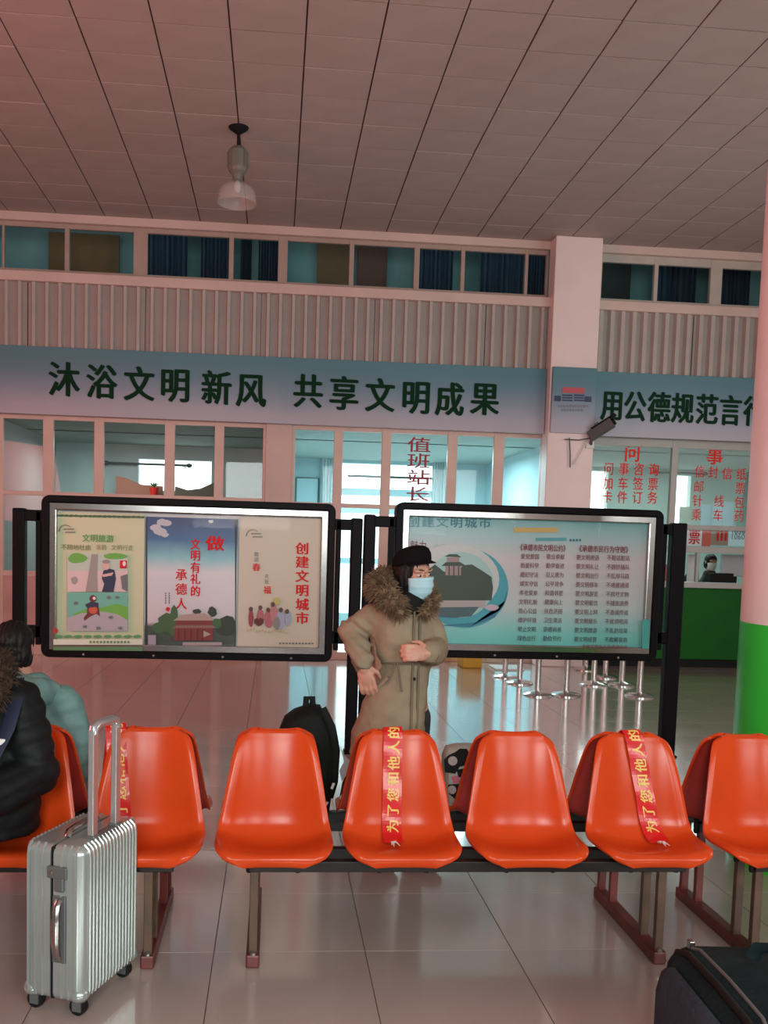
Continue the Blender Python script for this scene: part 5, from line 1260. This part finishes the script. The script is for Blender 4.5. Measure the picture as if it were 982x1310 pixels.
# black backpack standing on the far row, left of the woman
bpx = at(397, 950, 3.98)
bk_ = thing('backpack', (bpx.x, 3.98, sz-.03), 'black backpack standing on the far seat behind the first seat of the middle bench', 'backpack')
pts = [(355, 940), (364, 918), (376, 909), (388, 905), (396, 902), (410, 904), (416, 915), (424, 938), (429, 962), (428, 990), (423, 1015), (420, 1034), (352, 1034), (350, 985)]
outl = [at(x, y, 3.98) for x, y in pts]; cc = sum(outl, V((0, 0, 0)))/len(outl); rs = []
for dy, s in ((-.10, .80), (-.085, .92), (-.05, 1.0), (.05, 1.0), (.085, .92), (.10, .80)): rs.append([V((cc.x+(p.x-cc.x)*s, p.y+dy, cc.z+(p.z-cc.z)*s)) for p in outl])
obj('pack_body', MB().loft(rs), M['bagblack'], bk_, smooth=True)
obj('grab_handle', MB().tube([at(391, 905, 3.98), at(391.5, 893, 3.98), at(399.5, 893, 3.98), at(400, 905, 3.98)], [(.014, .007)]*4, 8), M['bagblack'], bk_, smooth=True)
obj('shoulder_strap', MB().tube([at(412, 906, 3.90), at(424, 930, 3.88), at(429.5, 960, 3.88), at(427, 1000, 3.89), at(421, 1020, 3.9)], [(.018, .006)]*5, 8, up=V((0, -1, 0))), M['bagblack'], bk_, smooth=True)
obj('front_pocket', MB().loft([[V((cc.x+(p.x-cc.x)*.62, 3.98-.10-d, cc.z-.06+(p.z-cc.z)*.55)) for p in outl] for d in (-.01, .025)]), M['bagblack'], bk_, smooth=True)
for (x0_, y0_, x1_, y1_) in ((424, 1009, 427, 1002), (416, 1030, 419, 1026)): obj('buckle', MB().tube([at(x0_, y0_, 3.86), at(x1_, y1_, 3.86)], .006, 6), M['white'], bk_)

# dark sling bag behind the second seat and printed carrier bag between seats two and three
zs = .425
def softbag(name, pts, Y, dep, m, lab, cat):
    o_ = [at(x, y, Y) for x, y in pts]; c_ = sum(o_, V((0, 0, 0)))/len(o_)
    t = thing(name, (c_.x, Y, min(p.z for p in o_)), lab, cat)
    obj('bag_body', MB().loft([[V((c_.x+(p.x-c_.x)*s, Y+dy, c_.z+(p.z-c_.z)*s)) for p in o_] for dy, s in ((-dep, .82), (-dep*.7, .97), (dep*.7, .97), (dep, .82))]), m, t, smooth=True)
    return t
sb = softbag('sling_bag', [(434, 1028), (438, 1006), (446, 988), (455, 975), (466, 968), (486, 975), (492, 1030)], 3.95, .08, M['bagblack'], 'black bag mostly hidden behind the second seat of the middle bench', 'bag')
obj('tag_strip', MB().prism([at(x, y, 3.93) for x, y in ((434.5, 953), (440, 966), (448, 974), (444, 990), (437, 1000), (434, 986), (440, 975))], .006), flat('mauve_paper', (.34, .28, .30)), sb)
obj('clasp', MB().ell(at(437.5, 1021, 3.86), (.010, .006, .014), nu=8, nv=6), M['white'], sb)
pbag = softbag('carrier_bag', [(567, 1034), (566, 998), (567, 968), (572, 956), (586, 953), (606, 953), (612, 965), (613, 1034)], 3.97, .08, flat('pale_green_white_plastic', (.40, .43, .38)), 'pale carrier bag printed with black and pink shapes between the second and third seat', 'bag')
def pr(shape, m): 
    obj('printed_patch', MB().prism([at(x, y, 3.97-.083) for x, y in shape], .004), m, pbag)
def circ(cx_, cy_, r, k=12): return [(cx_+r*math.cos(2*math.pi*i/k), cy_+r*math.sin(2*math.pi*i/k)) for i in range(k)]
for s_, m_ in (([(568, 972), (574, 966), (583, 962), (588, 958), (597, 958), (600, 964), (599, 978), (588, 981), (582, 990), (569, 988)], M['rubber']), ([(584, 985), (600, 982), (600, 996), (586, 994)], M['rubber']),
              ([(573, 1004), (584, 1003), (596, 1002), (594, 1020), (584, 1024), (574, 1016)], M['rubber']), ([(577, 994), (586, 992), (588, 1001), (580, 1003)], flat('pink_patch', (.5, .12, .18)))): pr(s_, m_)
for c_, r_ in (((579, 973.5), 6), ((578, 1010.5), 5.5)): obj('printed_dot', MB().prism([at(x, y, 3.97-.087) for x, y in circ(*c_, r_)], .004), flat('dot_grey', (.38, .33, .30)), pbag)
tag(obj('leaflet', MB().prism([at(x, y, 3.90) for x, y in ((573, 1020), (578, 1018), (577, 1027), (574, 1026))], .004), M['paper']), 'scrap of white paper on the far seat under the printed carrier bag', 'paper')

# black bag on the floor at the lower right
bg = thing('travel_bag', (1.415, 2.29, 0), 'black travel bag with slate grey side standing on the floor at the lower right corner', 'bag')
ORG[bg.name] = V((0, 0, 0)); bg.rotation_euler = (0, 0, math.radians(-3))
BW, BD, BH = .50, .60, .445
b = rbox(BW, BD, 0.02, BH, .075, 6); b.v = [V((p.x*(1+.05*math.sin(math.pi*p.z/BH)), p.y*(1+.03*math.sin(math.pi*p.z/BH)), p.z-.03*max(0, p.z/BH)*(abs(p.x)/(BW/2))**2)) for p in b.v]
displace(b, lambda p: noise.noise(p*7)*.008); obj('bag_body', b, M['bag_teal'], bg, smooth=True)
sp_ = MB(); oy = [(-.25, .045), (-.27, .12), (-.27, .30), (-.235, .375), (-.18, .40), (.18, .40), (.235, .375), (.27, .30), (.27, .12), (.25, .045)]
sp_.loft([[V((-BW/2-.020-d, y*s, .02+(z-.02)*s+.005*(1-s))) for y, z in oy] for d, s in ((-.015, 1.0), (.004, .97), (.010, .86))]); obj('side_panel', sp_, M['bag_grey'], bg, smooth=True)
def edge(x, z, r, m, name):
    obj(name, MB().tube([(x, -.27, .06), (x, -.295, .14), (x, -.29, .33), (x+.004, -.25, z-.02), (x+.01, -.19, z), (x+.012, 0, z+.004), (x+.01, .19, z), (x+.004, .25, z-.02), (x, .29, .33), (x, .295, .14), (x, .27, .06)], r, 8), m, bg, smooth=True)
edge(-BW/2+.028, BH-.012, .011, M['rubber'], 'piping'); edge(-BW/2+.062, BH+.002, .005, M['greyplastic'], 'zip'); edge(BW/2-.03, BH-.012, .011, M['rubber'], 'piping')
obj('carry_handle', MB().tube([(-.04, .16, BH-.005), (-.03, .15, BH+.03), (.02, .10, BH+.05), (.06, .02, BH+.05), (.09, -.05, BH+.03), (.095, -.07, BH-.005)], [(.024, .009)]*6, 8), M['bag_teal'], bg, smooth=True)
obj('handle_rivet', MB().ell((.095, -.075, BH+.008), (.008, .008, .004), nu=8, nv=5), M['steel'], bg); obj('zip_pull', MB().box(-BW/2+.06, -BW/2+.075, .235, .26, BH-.02, BH+.006), M['chrome'], bg, bevel=.002)
pk = [(-.14, -.32), (-.13, -.22), (-.08, -.17), (0, -.15), (.12, -.15), (.2, -.19), (.22, -.28)]
obj('pocket_seam', MB().tube([(x, y, BH+.008-(.05*max(0, -y-.2)*4)) for x, y in pk], .009, 8), M['rubber'], bg, smooth=True)
for x in (-.18, .18):
    for y in (-.22, .22): obj('foot', MB().lathe([(.02, 0), (.024, .012), (.02, .03)], (x, y, 0), 10), M['rubber'], bg)

flush_texts()
